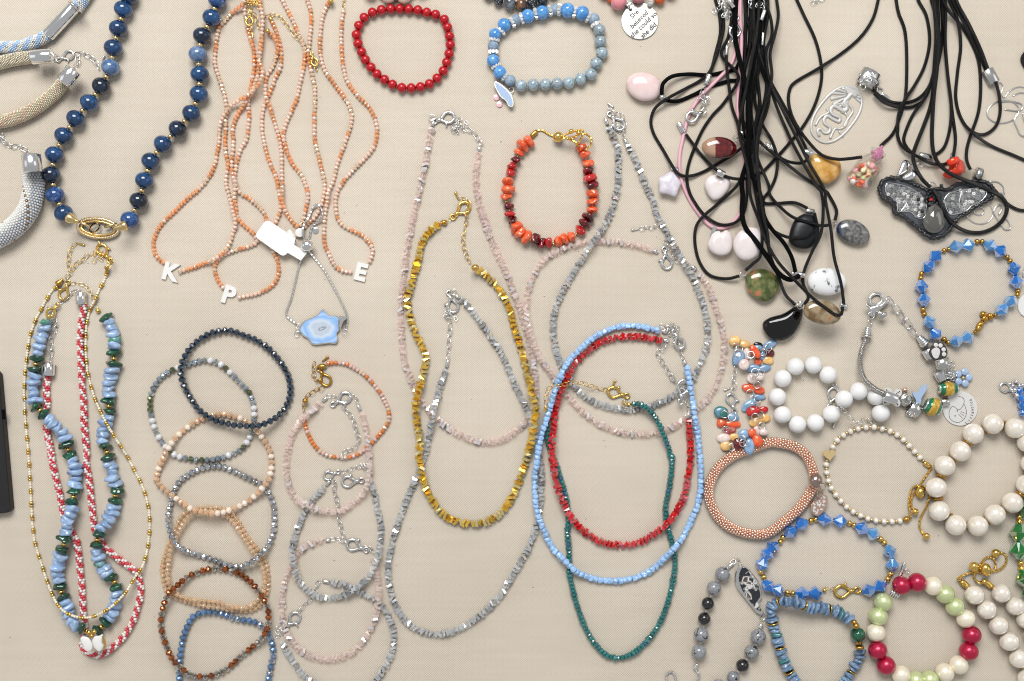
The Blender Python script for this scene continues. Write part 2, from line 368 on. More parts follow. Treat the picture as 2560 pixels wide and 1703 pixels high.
def spline(P, closed=False, step=1.5):
    P = np.array(P, float); n = len(P)
    if n == 2 and not closed:
        m = max(2, int(np.linalg.norm(P[1] - P[0]) / step)); t = np.linspace(0, 1, m)[:, None]
        D = P[0] * (1 - t) + P[1] * t
    else:
        idx = lambda i: P[i % n] if closed else P[min(max(i, 0), n - 1)] if 0 <= i < n else (2 * P[0] - P[1] if i < 0 else 2 * P[-1] - P[-2])
        seg = []
        for i in range(n if closed else n - 1):
            p0, p1, p2, p3 = idx(i - 1), idx(i), idx(i + 1), idx(i + 2)
            m = max(2, int(np.linalg.norm(p2 - p1) / step)); t = np.linspace(0, 1, m, endpoint=False)[:, None]
            seg.append(0.5 * (2 * p1 + (p2 - p0) * t + (2 * p0 - 5 * p1 + 4 * p2 - p3) * t ** 2 + (3 * p1 - p0 - 3 * p2 + p3) * t ** 3))
        seg.append(P[:1] if closed else P[-1:]); D = np.vstack(seg)
    s = np.concatenate([[0], np.cumsum(np.linalg.norm(np.diff(D, axis=0), axis=1))])
    return D, s
def at(D, s, q):
    return np.stack([np.interp(q, s, D[:, 0]), np.interp(q, s, D[:, 1])], -1)
HO = 260; HG = np.zeros(((1703 + 2 * HO) // 2, (2560 + 2 * HO) // 2), np.float32)   # how high the pile already is, 2 px cells
def box_(x, y, r):
    a = int((x - r + HO) / 2); b = int((x + r + HO) / 2) + 1; c = int((y - r + HO) / 2); d = int((y + r + HO) / 2) + 1
    h, w = HG.shape
    return slice(max(0, min(c, h - 1)), max(1, min(d, h))), slice(max(0, min(a, w - 1)), max(1, min(b, w)))
def hmax(x, y, r): return float(HG[box_(x, y, r * 0.62)].max())
def hset(x, y, r, top):
    k = box_(x, y, r * 0.72); HG[k] = np.maximum(HG[k], top)
def relax(z, s, slope, closed=False):
    z = np.array(z, float); n = len(z)
    for _ in range(2 if closed else 1):
        for i in range(1, n): z[i] = max(z[i], z[i - 1] - slope * (s[i] - s[i - 1]))
        for i in range(n - 2, -1, -1): z[i] = max(z[i], z[i + 1] - slope * (s[i + 1] - s[i]))
        if closed:
            m = max(z[0], z[-1]); z[0] = z[-1] = m
    return z

# ------------------------------------------------------------------ helpers: meshes
def new_mesh(name, V, F, smooth=True, uv=None):
    me = bpy.data.meshes.new(name); me.from_pydata([tuple(v) for v in V], [], F)
    me.polygons.foreach_set('use_smooth', [smooth] * len(me.polygons))
    if uv is not None:
        l = me.uv_layers.new(name='UVMap'); fl = np.array(uv, np.float32)[[i for f in F for i in f]].ravel()
        l.data.foreach_set('uv', fl)
    me.update(); return me
def lathe_data(prof, n, stag=False):
    V = []; F = []
    for k, (x, r) in enumerate(prof):
        off = (k % 2) * 0.5 if stag else 0
        for j in range(n):
            a = 2 * math.pi * (j + off) / n; V.append((x, r * math.cos(a), r * math.sin(a)))
    for k in range(len(prof) - 1):
        for j in range(n):
            a, b, c, d = k * n + j, k * n + (j + 1) % n, (k + 1) * n + (j + 1) % n, (k + 1) * n + j
            if stag:
                if k % 2 == 0: F += [(a, b, d), (b, c, d)]
                else: F += [(a, b, c), (a, c, d)]
            else: F.append((a, b, c, d))
    F.append(tuple(range(n))[::-1]); F.append(tuple(range((len(prof) - 1) * n, len(prof) * n)))
    F = [f[::-1] for f in F]
    return V, F
def ico(sub):
    t = (1 + 5 ** 0.5) / 2
    V = [Vector(v).normalized() for v in [(-1, t, 0), (1, t, 0), (-1, -t, 0), (1, -t, 0), (0, -1, t), (0, 1, t), (0, -1, -t), (0, 1, -t), (t, 0, -1), (t, 0, 1), (-t, 0, -1), (-t, 0, 1)]]
    F = [(0, 11, 5), (0, 5, 1), (0, 1, 7), (0, 7, 10), (0, 10, 11), (1, 5, 9), (5, 11, 4), (11, 10, 2), (10, 7, 6), (7, 1, 8), (3, 9, 4), (3, 4, 2), (3, 2, 6), (3, 6, 8), (3, 8, 9), (4, 9, 5), (2, 4, 11), (6, 2, 10), (8, 6, 7), (9, 8, 1)]
    for _ in range(sub):
        c = {}; G = []
        def mid(a, b):
            k = (min(a, b), max(a, b))
            if k not in c: V.append((V[a] + V[b]).normalized()); c[k] = len(V) - 1
            return c[k]
        for a, b, d in F:
            x, y, z = mid(a, b), mid(b, d), mid(d, a); G += [(a, x, z), (b, y, x), (d, z, y), (x, y, z)]
        F = G
    return V, F
GEO = {}
def geo(kind):
    if kind in GEO: return GEO[kind]
    base, _, sd = kind.partition(':'); r = random.Random(kind); sm = True
    if base == 'ball':
        V, F = lathe_data([(math.cos(math.pi * k / 12), max(0.02, math.sin(math.pi * k / 12))) for k in range(13)][::-1], 20)
    elif base == 'rond':
        V, F = lathe_data([(-0.95, 0.38), (-0.5, 0.86), (0.0, 1.0), (0.5, 0.86), (0.95, 0.38)], 7, True); sm = False
    elif base == 'bicone':
        V, F = lathe_data([(-1, 0.32), (-0.05, 1.0), (0.05, 1.0), (1, 0.32)], 6, True); sm = False
    elif base == 'seed':
        V, F = lathe_data([(-0.9, 0.45), (-0.95, 0.75), (-0.55, 1), (0, 1.05), (0.55, 1), (0.95, 0.75), (0.9, 0.45)], 12)
    elif base == 'disk':      # flat washer with a rounded rim
        V, F = lathe_data([(-0.9, 0.5), (-1, 0.8), (-0.7, 0.97), (0, 1.0), (0.7, 0.97), (1, 0.8), (0.9, 0.5)], 20)
    elif base == 'rhine':     # rim of cut stones round a metal disc
        V = []; F = []
        for i in range(9):
            a = 2 * math.pi * i / 9; c = Vector((0, math.cos(a), math.sin(a))) * 0.82; k = len(V); tq = Vector((0, -math.sin(a), math.cos(a))); u = Vector((0, math.cos(a), math.sin(a)))
            for dx, dt, du in ((-1, -.25, -.1), (-1, .25, -.1), (1, .25, -.1), (1, -.25, -.1), (-.5, -.12, .2), (-.5, .12, .2), (.5, .12, .2), (.5, -.12, .2)): V.append(Vector((dx, 0, 0)) + c + tq * dt + u * du)
            F += [tuple(q + k for q in f) for f in ((0, 1, 2, 3), (4, 7, 6, 5), (0, 4, 5, 1), (1, 5, 6, 2), (2, 6, 7, 3), (3, 7, 4, 0))]
        V2, F2 = lathe_data([(-0.8, 0.5), (-0.8, 0.7), (0.8, 0.7), (0.8, 0.5)], 18); k = len(V); V += [Vector(v) for v in V2]; F += [tuple(q + k for q in f) for f in F2]; sm = False
    elif base == 'band':      # middle zone of a round bead
        V, F = lathe_data([(x, math.sqrt(1 - (0.42 * x) ** 2)) for x in np.linspace(-1, 1, 9)], 24)
    elif base == 'cap':
        V, F = lathe_data([(-1, 0.55), (-1, 0.92), (-0.94, 1), (0.94, 1), (1, 0.92), (1, 0.55)], 20)
    elif base == 'cone':
        V, F = lathe_data([(-1, 0.9), (-0.9, 1.0), (-0.3, 0.95), (0.3, 0.6), (0.8, 0.42), (1, 0.4)], 16)
    elif base == 'nug':       # little cube drilled corner to corner, cut unevenly
        q = Matrix.Rotation(r.uniform(0, 6.28), 3, 'X') @ Matrix.Rotation(r.uniform(-0.7, 0.7), 3, 'Y') @ Matrix.Rotation(r.uniform(-0.8, 0.8), 3, 'Z')
        V = [q @ Vector((x * r.uniform(0.34, 0.5), y * r.uniform(0.68, 0.92), z * r.uniform(0.68, 0.92))) for x in (-1, 1) for y in (-1, 1) for z in (-1, 1)]
        F = [(0, 1, 3, 2), (4, 6, 7, 5), (0, 4, 5, 1), (2, 3, 7, 6), (0, 2, 6, 4), (1, 5, 7, 3)]; sm = False
    elif base == 'softnug':
        V, F = ico(2); q = Matrix.Rotation(r.uniform(0, 6.28), 3, 'X')
        o = Vector((r.uniform(0, 9), r.uniform(0, 9), r.uniform(0, 9)))
        V = [q @ Vector([math.copysign(abs(c) ** 0.6, c) for c in v]) * (0.86 + 0.35 * mnoise.noise(v * 1.2 + o)) for v in V]
    elif base == 'chip':
        V, F = ico(2); o = Vector((r.uniform(0, 90), r.uniform(0, 90), r.uniform(0, 9)))
        V = [v * (0.95 + 0.55 * mnoise.noise(v * 0.9 + o) + 0.12 * mnoise.noise(v * 2.3 + o)) for v in V]
        V = [Vector((math.copysign(abs(v.x) ** 0.75, v.x), v.y, v.z)) for v in V]
    elif base == 'pebble':
        V, F = ico(3); o = Vector((r.uniform(0, 90), r.uniform(0, 90), r.uniform(0, 9)))
        V = [v * (1.0 + 0.16 * mnoise.noise(v * 0.9 + o)) for v in V]
    elif base in ('link', 'oval', 'ring'):
        ex = {'link': 0.55, 'oval': 0.3, 'ring': 0.0}[base]; wr = {'link': 0.15, 'oval': 0.15, 'ring': 0.14}[base]
        n, mm = 20, 8; V = []; F = []
        for i in range(n):
            a = 2 * math.pi * i / n; c = Vector((math.cos(a) + math.copysign(ex, math.cos(a)) * min(1, abs(math.cos(a)) * 4), math.sin(a), 0)); d = Vector((math.cos(a), math.sin(a), 0))
            for j in range(mm):
                b = 2 * math.pi * j / mm; V.append(c + d * wr * math.cos(b) + Vector((0, 0, wr * math.sin(b))))
        for i in range(n):
            for j in range(mm):
                F.append((i * mm + j, i * mm + (j + 1) % mm, ((i + 1) % n) * mm + (j + 1) % mm, ((i + 1) % n) * mm + j))
        F = [f[::-1] for f in F]
        s = 1 / (1 + wr); V = [Vector((v.x * s / (1 + ex * s) if True else v.x, v.y * s, v.z * s)) for v in V]
    elif base == 'coin':      # flat round plate lying in XY
        V, F = lathe_data([(-1, 0.96), (-0.8, 1), (0.8, 1), (1, 0.97)], 48); V = [(v[1], v[2], v[0]) for v in V]
    elif base == 'gem':       # pear-cut stone, flat in XY
        V = [Vector((0.05, 0, 0.55))]; F = []; n = 14
        def ringp(k, z):
            for j in range(n):
                a = 2 * math.pi * (j + (0.5 if k == 0.62 else 0)) / n; rr = k * (1 + (0.75 * max(0, math.cos(a)) ** 5))
                V.append(Vector((rr * math.cos(a), rr * math.sin(a), z)))
        ringp(0.34, 0.5); ringp(0.62, 0.38); ringp(1.0, 0.05); ringp(0.9, -0.3)
        for j in range(n):
            j2 = (j + 1) % n; F.append((0, 1 + j, 1 + j2))
            for k in range(3):
                a, b, c, d = 1 + k * n + j, 1 + k * n + j2, 1 + (k + 1) * n + j2, 1 + (k + 1) * n + j; F += [(a, d, b), (b, d, c)]
        F.append(tuple(1 + 3 * n + j for j in range(n))[::-1]); sm = False
    elif base == 'box':
        e = 0.9; V = []; F = []
        V, F = lathe_data([(-1, 0.9), (-0.9, 1), (0.9, 1), (1, 0.9)], 4); k = math.cos(math.pi / 4)
        V = [(x, (y * k - z * k) / k, (y * k + z * k) / k) for x, y, z in V]; V = [(x, y * k, z * k) for x, y, z in V]; V = [(x, y / k, z / k) for x, y, z in V]; sm = False
    GEO[kind] = (V, F, sm)
    return GEO[kind]
MESH = {}
def mesh_for(kind, mat):
    k = (kind, mat)
    if k not in MESH:
        V, F, sm = geo(kind); me = new_mesh(kind.partition(':')[0] + '_' + mat, V, F, sm); me.materials.append(MAT[mat]); MESH[k] = me
    return MESH[k]

# ------------------------------------------------------------------ helpers: things and parts
LASTZ = 0.0
class Thing:
    def __init__(self, name, label, cat, xy, group=None):
        self.o = bpy.data.objects.new(name, None); col.objects.link(self.o)
        self.o.empty_display_size = 0.01
        self.o.location = W3(xy[0], xy[1], 0)
        self.o['label'] = label; self.o['category'] = cat
        if group: self.o['group'] = group
        self.loc = self.o.location.copy(); self.n = {}
    def put(self, name, me, M, parent=None):
        o = bpy.data.objects.new(name, me); col.objects.link(o)
        o.parent = parent or self.o
        base = self.loc if parent is None else None
        o.matrix_basis = Matrix.Translation(-self.loc) @ M if parent is None else (Matrix.Translation(-self.loc) @ M if False else parent.matrix_basis.inverted() @ Matrix.Translation(-self.loc) @ M)
        return o
def frame(t, roll=0.0):
    x = Vector(t).normalized(); up = Vector((0, 0, 1)) if abs(x.z) < 0.95 else Vector((0, 1, 0))
    y = up.cross(x).normalized(); z = x.cross(y)
    R = Matrix((x, y, z)).transposed()
    return R @ Matrix.Rotation(roll, 3, 'X')
def TRS(p, R, sc):
    M = R.to_4x4()
    for i in range(3):
        for j in range(3): M[j][i] = R[j][i] * sc[i]
    M.translation = p; return M
def beads(th, path, pat, closed=False, gap=0.0, name='bead', string='thread', slope=0.35, rolls=True, lift=0.0, limit=None, track=True):
    D, s = spline(pa(path) if isinstance(path, str) else path, closed); Ltot = s[-1]
    items = []; q = 0.0; i = 0
    while True:
        b = pat(i)
        if q + b[3] > Ltot: break
        q += b[3]; items.append((q, b)); q += b[3] + gap; i += 1
    k = Ltot / q if items else 1
    ss = np.array([a * k for a, _ in items]); P = at(D, s, ss) + np.array([[rng.uniform(-0.45, 0.45), rng.uniform(-0.45, 0.45)] for _ in items])
    z = [hmax(P[j][0], P[j][1], items[j][1][2]) + lift for j in range(len(items))]
    z = relax(z, ss, slope, closed); z = np.array([z[j] + items[j][1][2] for j in range(len(items))])
    for j in range(1, len(items) - 1):      # small spacers ride on the string, level with their neighbours
        if len(items[j][1]) > 6 and items[j][1][6] in ('spacer', 'gold_bead'): z[j] = max(z[j], 0.5 * (z[j - 1] + z[j + 1]))
    W = [W3(P[j][0], P[j][1], z[j]) for j in range(len(items))]; objs = []
    for j, (a, b) in enumerate(items):
        if closed: t = W[(j + 1) % len(W)] - W[j - 1]
        else: t = W[min(j + 1, len(W) - 1)] - W[max(j - 1, 0)]
        if t.length < 1e-9: t = Vector((1, 0, 0))
        R = frame(t, rng.uniform(0, 6.28) if rolls else 0)
        hx = b[4] if len(b) > 4 else b[3]
        if len(b) <= 5: R = R @ Matrix.Rotation(rng.uniform(-0.16, 0.16), 3, 'Z')
        if len(b) > 5: R = R @ Matrix.Rotation(rng.uniform(-b[5], b[5]), 3, 'Z')
        objs.append(th.put(b[6] if len(b) > 6 else name, mesh_for(b[0], b[1]), TRS(W[j], R, (hx * S, b[2] * S, b[2] * S))))
    if track:
        for j, (a, b) in enumerate(items): hset(P[j][0], P[j][1], b[2], z[j] + b[2] * 0.85)
    if string and len(W) > 2:
        tube(th, 'string', W + ([W[0]] if closed else []), 0.9, string, 5, world=True)
    return objs
def ebeads(th, spec, table, r0, closed=False, name='bead', string='thread', lift=0.0, squash=0.92):
    """beads at surveyed places: 'F 277,283,g,33 ...' kind letter and radius in sheet units"""
    T = TILE['A']; L = []
    for k in spec.split():
        if k in TILE: T = TILE[k]; continue
        v = k.split(','); r = (float(v[3]) if len(v) > 3 else r0) / T[2]
        L.append((T[0] + float(v[0]) / T[2], T[1] + float(v[1]) / T[2], v[2] if len(v) > 2 else 'a', r))
    W = []
    for x, y, c, r in L: W.append(W3(x, y, hmax(x, y, r) + r * table[c][2] + lift))
    for j, (x, y, c, r) in enumerate(L):
        n = len(W)
        a = W[(j + 1) % n] if (closed or j + 1 < n) else W[j]; b = W[j - 1] if (closed or j > 0) else W[j]
        t = a - b
        kd, mt, ry, rx = table[c][:4]
        nm = table[c][4] if len(table[c]) > 4 else name
        if kd[-1] == ':': kd += str(rng.randrange(7))
        th.put(nm, mesh_for(kd, mt), TRS(W[j], frame(t, rng.uniform(0, 6.28)), (r * rx * S, r * ry * S, r * ry * S)))
    for j, (x, y, c, r) in enumerate(L): hset(x, y, r, W[j].z / S + r * 0.8)
    if string: tube(th, 'string', W + ([W[0]] if closed else []), 0.9, string, 5, world=True)
    return W
def tube_data(W, r, n=8, closed=False, flat=1.0, rfun=None):
    """tube round a list of points (same unit as r)"""
    m = len(W); V = []; F = []; UV = []; s = 0.0; nrm = None
    for i in range(m):
        a = W[(i - 1) % m] if (closed or i > 0) else W[i]; b = W[(i + 1) % m] if (closed or i < m - 1) else W[i]
        t = (b - a); t = t.normalized() if t.length > 1e-12 else Vector((1, 0, 0))
        up = Vector((0, 0, 1))
        y = up.cross(t); y = y.normalized() if y.length > 1e-6 else Vector((0, 1, 0)); z = t.cross(y)
        if i: s += (W[i] - W[i - 1]).length
        rr = r * (rfun(i / max(1, m - 1)) if rfun else 1.0)
        for j in range(n):
            q = 2 * math.pi * j / n
            V.append(W[i] + y * rr * math.cos(q) + z * rr * flat * math.sin(q)); UV.append((s, j / n))
    for i in range(m if closed else m - 1):
        for j in range(n):
            a = i * n + j; b = i * n + (j + 1) % n; c = ((i + 1) % m) * n + (j + 1) % n; d = ((i + 1) % m) * n + j
            F.append((a, d, c, b)[::-1])
    if not closed: F.append(tuple(range(n))[::-1]); F.append(tuple(range((m - 1) * n, m * n)))
    return V, F, UV
def tube(th, name, W, r, mat, n=8, closed=False, flat=1.0, world=False, rfun=None):
    """W in metres (world=True); mesh kept in px units round its first point"""
    o = W[0].copy(); Q = [(w - o) / S for w in W]
    V, F, UV = tube_data(Q, r, n, closed, flat, rfun)
    me = new_mesh(name, V, F, True, UV); me.materials.append(MAT[mat])
    return th.put(name, me, TRS(o, Matrix.Identity(3), (S, S, S)))
def cord(th, path, r, mat='black_cord', name='cord', flat=1.0, closed=False, n=10, slope=0.3, lift=0.0, step=3.5, smooth=2, rfun=None, track=True, zfix=None):
    D, s = spline(pa(path) if isinstance(path, str) else path, closed)
    m = max(3, int(s[-1] / step)); ss = np.linspace(0, s[-1], m); P = at(D, s, ss); h = r * flat
    z = [hmax(p[0], p[1], r) + lift for p in P]; z = relax(z, ss, slope, closed)
    for _ in range(smooth):
        zz = z.copy(); zz[1:-1] = np.maximum(z[1:-1] * 0.98, (z[:-2] + z[1:-1] + z[2:]) / 3); z = zz
    if zfix is not None: z = np.full(m, zfix)
    z = z + h
    W = [W3(P[i][0], P[i][1], z[i]) for i in range(m)]
    if closed: W = W[:-1]
    o = tube(th, name, W, r, mat, n, closed, flat, True, rfun)
    if track:
        for i in range(m): hset(P[i][0], P[i][1], r, z[i] + h * 0.8)
    return o
def chain(th, path, ln=13.0, w=8.0, mat='silver', name='link', kind='link', pitch=0.74, tilt=0.7, lift=0.0):
    ln *= 1.18; w *= 1.18
    D, s = spline(pa(path) if isinstance(path, str) else path)
    m = max(2, int(round(s[-1] / (ln * pitch)))); ss = (np.arange(m) + 0.5) * s[-1] / m; P = at(D, s, ss)
    z = relax([hmax(p[0], p[1], w / 2) for p in P], ss, 0.4) + w * 0.36 + lift
    W = [W3(P[i][0], P[i][1], z[i]) for i in range(m)]
    for i in range(m):
        t = W[min(i + 1, m - 1)] - W[max(0, i - 1)]
        if t.length < 1e-9: t = Vector((1, 0, 0))
        R = frame(t, (tilt if i % 2 else -tilt) + rng.uniform(-0.3, 0.3)) @ Matrix.Rotation(rng.uniform(-0.2, 0.2), 3, 'Z')
        th.put(name, mesh_for(kind, mat), TRS(W[i], R, (ln / 2 * S, w / 2 * S, w / 2 * S)))
        hset(P[i][0], P[i][1], w / 2, z[i] + w * 0.3)
def tangle(th, x, y, R, n, mat='silver', ln=12, w=8):
    """a heap of chain links"""
    for i in range(n):
        a = rng.uniform(0, 6.28); q = R * math.sqrt(rng.random()); px, py = x + q * math.cos(a), y + q * math.sin(a)
        z = hmax(px, py, w * 0.3) * 0.75 + w * 0.38
        Rm = frame((math.cos(a * 3), math.sin(a * 3), rng.uniform(-0.3, 0.3)), rng.uniform(-1.0, 1.0))
        th.put('link', mesh_for('link', mat), TRS(W3(px, py, z), Rm, (ln / 2 * S, w / 2 * S, w / 2 * S))); hset(px, py, w * 0.4, z + w * 0.2)
def one(th, name, kind, mat, x, y, r, ang=0.0, rx=None, rz=None, lift=0.0, roll=0.0, tilt=0.0, parent=None, track=True):
    """single piece lying on what is below; ang in degrees, clockwise on the table"""
    rz = r if rz is None else rz; rx = r if rx is None else rx
    global LASTZ
    z = hmax(x, y, min(r, rx)) + rz + lift; LASTZ = z + rz
    R = Matrix.Rotation(-math.radians(ang), 3, 'Z') @ Matrix.Rotation(tilt, 3, 'Y') @ Matrix.Rotation(roll, 3, 'X')
    o = th.put(name, mesh_for(kind, mat), TRS(W3(x, y, z), R, (rx * S, r * S, rz * S)), parent)
    if track: hset(x, y, min(r, rx), z + rz * 0.85)
    return o
def boxchain(th, path, r, mat, name='chain', pitch=1.5, lift=0.0, kind='bead'):
    """fine chain: small links joined to one part"""
    D, s = spline(pa(path) if isinstance(path, str) else path)
    m = max(3, int(s[-1] / (r * pitch))); ss = np.linspace(0, s[-1], m); P = at(D, s, ss)
    z = relax([hmax(p[0], p[1], r) for p in P], ss, 0.35) + r + lift
    W = [W3(P[i][0], P[i][1], z[i]) for i in range(m)]; o = W[0].copy(); V = []; F = []
    bv, bf = lathe_data([(-0.95, 0.5), (-0.6, 0.95), (0.6, 0.95), (0.95, 0.5)], 6)
    for i in range(m):
        t = W[min(i + 1, m - 1)] - W[max(0, i - 1)]; R = frame(t, (i % 2) * math.pi / 4); k = len(V)
        V += [(W[i] - o) / S + R @ (Vector(v) * r) for v in bv]; F += [tuple(q + k for q in f) for f in bf]
    me = new_mesh(name, V, F, False); me.materials.append(MAT[mat]); ob = th.put(name, me, TRS(o, Matrix.Identity(3), (S, S, S)))
    for i in range(m): hset(P[i][0], P[i][1], r, z[i] + r * 0.8)
    return ob
def rope(th, path, R, br, colf, mats, name='bead_rope', closed=False, nr=None, taper=None):
    """tube of small beads worked in rounds, joined to one part"""
    D, s = spline(pa(path) if isinstance(path, str) else path, closed)
    m = int(s[-1] / (br * 1.62)); ss = np.linspace(0, s[-1], m); P = at(D, s, ss)
    z = relax([hmax(p[0], p[1], R) for p in P], ss, 0.3, closed) + R
    W = [W3(P[i][0], P[i][1], z[i]) for i in range(m)]; o = W[0].copy()
    n = nr or max(3, int(2 * math.pi * (R - br) / (br * 1.9))); bv, bf = ico(1); V = []; F = []; mi = []
    for i in range(m):
        t = W[(i + 1) % m if closed else min(i + 1, m - 1)] - W[i - 1 if (closed or i) else 0]; Rm = frame(t)
        for j in range(n):
            a = 2 * math.pi * (j + (i % 2) * 0.5) / n; c = (W[i] - o) / S + Rm @ Vector((0, math.cos(a), math.sin(a))) * (R - br) + (Vector((rng.uniform(-1, 1), rng.uniform(-1, 1), rng.uniform(-1, 1))) * br * 0.25 if n < 5 else Vector((0, 0, 0))); k = len(V)
            q = br * rng.uniform(0.92, 1.04)
            V += [c + v * q for v in bv]; F += [tuple(w + k for w in f) for f in bf]; mi += [colf(i, j, n)] * len(bf)
    me = new_mesh(name, V, F, True)
    for q in mats: me.materials.append(MAT[q])
    me.polygons.foreach_set('material_index', mi); ob = th.put(name, me, TRS(o, Matrix.Identity(3), (S, S, S))); ob['kind'] = 'stuff'
    for i in range(m): hset(P[i][0], P[i][1], R, z[i] + R * 0.85)
    # core
    tube(th, 'core', W, max(1, R - br * 1.3), mats[0], 8, closed, 1, True)
    return ob
def plate(th, name, outline, thick, mat, bevel=1.0, lift=0.0, parent=None, zabs=None, dome=0.0, track=True, smooth=False, over=False):
    """flat piece with the given outline (table px), bevelled rim; dome > 0 swells it like a pebble"""
    P = pa(outline) if isinstance(outline, str) else outline
    A = np.array(P, float); c = A.mean(0); ext = np.abs(A - c).max(0)
    if zabs is None: z0 = max(hmax(p[0], p[1], 3) for p in list(P) + [c]) + lift
    else: z0 = zabs
    if over: z0 = max(z0, max_height(A) + lift)
    ar = np.sum(A[:, 0] * np.roll(A[:, 1], -1) - np.roll(A[:, 0], -1) * A[:, 1])
    if ar > 0: A = A[::-1]
    n = len(A); V = []; F = []
    if dome:
        rings = []
        for t in np.linspace(-math.pi / 2, math.pi / 2, 13):
            rings.append((max(0.02, math.cos(t) ** 0.75), thick / 2 + thick / 2 * math.sin(t)))
    else:
        q = bevel / max(8.0, ext.mean()); rings = [(1 - q, 0), (1, bevel), (1, thick - bevel), (1 - q, thick)]
    for k, zz in rings:
        for p in A: V.append(((p[0] - c[0]) * k, -(p[1] - c[1]) * k, zz))
    for a in range(len(rings) - 1):
        for j in range(n): F.append((a * n + j, a * n + (j + 1) % n, (a + 1) * n + (j + 1) % n, (a + 1) * n + j))
    F.append(tuple(range(n))[::-1]); F.append(tuple(range((len(rings) - 1) * n, len(rings) * n)))
    me = new_mesh(name, V, F, bool(dome) or smooth); me.materials.append(MAT[mat])
    if not dome:
        bm_tri(me)
    o = th.put(name, me, TRS(W3(c[0], c[1], z0), Matrix.Identity(3), (S, S, S)), parent)
    if track: fill_height(A, z0 + thick * (0.95 if not dome else 0.85))
    return o
def bm_tri(me):
    import bmesh
    b = bmesh.new(); b.from_mesh(me)
    bmesh.ops.triangulate(b, faces=[f for f in b.faces if len(f.verts) > 4]); b.to_mesh(me); b.free()
def inside(P, x, y):
    c = False; n = len(P)
    for i in range(n):
        x1, y1 = P[i]; x2, y2 = P[i - 1]
        if (y1 > y) != (y2 > y) and x < (x2 - x1) * (y - y1) / (y2 - y1) + x1: c = not c
    return c
def max_height(A):
    A = np.array(A); x0, y0 = A.min(0); x1, y1 = A.max(0); Pl = [tuple(p) for p in A]; m = 0.0
    for gy in range(int((y0 + HO) / 2), int((y1 + HO) / 2) + 1):
        for gx in range(int((x0 + HO) / 2), int((x1 + HO) / 2) + 1):
            if inside(Pl, gx * 2 - HO, gy * 2 - HO): m = max(m, float(HG[gy, gx]))
    return m
def fill_height(A, top):
    A = np.array(A); x0, y0 = A.min(0); x1, y1 = A.max(0); Pl = [tuple(p) for p in A]
    for gy in range(int((y0 + HO) / 2), int((y1 + HO) / 2) + 1):
        for gx in range(int((x0 + HO) / 2), int((x1 + HO) / 2) + 1):
            if 0 <= gy < HG.shape[0] and 0 <= gx < HG.shape[1] and inside(Pl, gx * 2 - HO, gy * 2 - HO): HG[gy, gx] = max(HG[gy, gx], top)
def smooth_outline(P, step=3.0, closed=True):
    D, s = spline(P, closed); m = max(8, int(s[-1] / step)); return [tuple(p) for p in at(D, s, np.linspace(0, s[-1], m, endpoint=False))]
def ellipse(x, y, rx, ry, ang=0.0, n=40, wob=0.0, seed=0):
    r = random.Random(seed); ph = [r.uniform(0, 6.28) for _ in range(3)]; a0 = math.radians(ang); out = []
    for i in range(n):
        a = 2 * math.pi * i / n; k = 1 + wob * (math.sin(2 * a + ph[0]) * 0.5 + math.sin(3 * a + ph[1]) * 0.4)
        u, v = rx * k * math.cos(a), ry * k * math.sin(a); out.append((x + u * math.cos(a0) - v * math.sin(a0), y + u * math.sin(a0) + v * math.cos(a0)))
    return out
def heart(x, y, r, ang=0.0, n=48):
    a0 = math.radians(ang); out = []
    for i in range(n):
        t = 2 * math.pi * i / n; u = 16 * math.sin(t) ** 3 / 17; v = -(13 * math.cos(t) - 5 * math.cos(2 * t) - 2 * math.cos(3 * t) - math.cos(4 * t)) / 17
        out.append((x + r * (u * math.cos(a0) - v * math.sin(a0)), y + r * (u * math.sin(a0) + v * math.cos(a0))))
    return out
def wire(th, name, pts3, r, mat, closed=False, n=6, parent=None):
    return tube(th, name, [W3(*p) for p in pts3], r, mat, n, closed, 1, True)
CLASP = {}
def lobster(th, x, y, ang, ln, mat='silver', lift=0.0):
    """lobster clasp: teardrop hook, lever, pivot ring"""
    if mat not in CLASP:
        W = []
        for i in range(26):
            t = 2 * math.pi * i / 26; W.append(Vector((0.12 + 0.38 * math.cos(t), 0.30 * math.sin(t) * (1.0 if math.cos(t) > 0 else max(0.35, 1 + 0.62 * math.cos(t))), 0)))
        V, F, _ = tube_data(W, 0.085, 8, True, 1.0)
        V2, F2, _ = tube_data([Vector((-0.2, 0.06, 0)), Vector((-0.34, 0.0, 0)), Vector((-0.5, 0, 0))], 0.11, 8)
        k = len(V); V += V2; F += [tuple(q + k for q in f) for f in F2]
        W3_ = [Vector((-0.62 + 0.14 * math.cos(t), 0.14 * math.sin(t), 0)) for t in [2 * math.pi * i / 14 for i in range(14)]]
        V3, F3, _ = tube_data(W3_, 0.05, 6, True); k = len(V); V += V3; F += [tuple(q + k for q in f) for f in F3]
        V4, F4, _ = tube_data([Vector((-0.12, -0.16, 0.02)), Vector((0.0, -0.3, 0.05)), Vector((-0.08, -0.44, 0.05))], 0.06, 6)
        k = len(V); V += V4; F += [tuple(q + k for q in f) for f in F4]
        me = new_mesh('lobster_clasp', V, F, True); me.materials.append(MAT[mat]); CLASP[mat] = me
    z = hmax(x, y, ln * 0.3) + ln * 0.1 + lift
    R = Matrix.Rotation(-math.radians(ang), 3, 'Z')
    o = th.put('lobster_clasp', CLASP[mat], TRS(W3(x, y, z), R, (ln * S, ln * S, ln * S)))
    hset(x, y, ln * 0.35, z + ln * 0.08); return o
def crimp(th, x, y, ang, ln=10, r=4.5, mat='silver', name='crimp_tube'):
    return one(th, name, 'cap', mat, x, y, r, ang, rx=ln / 2, rz=r)
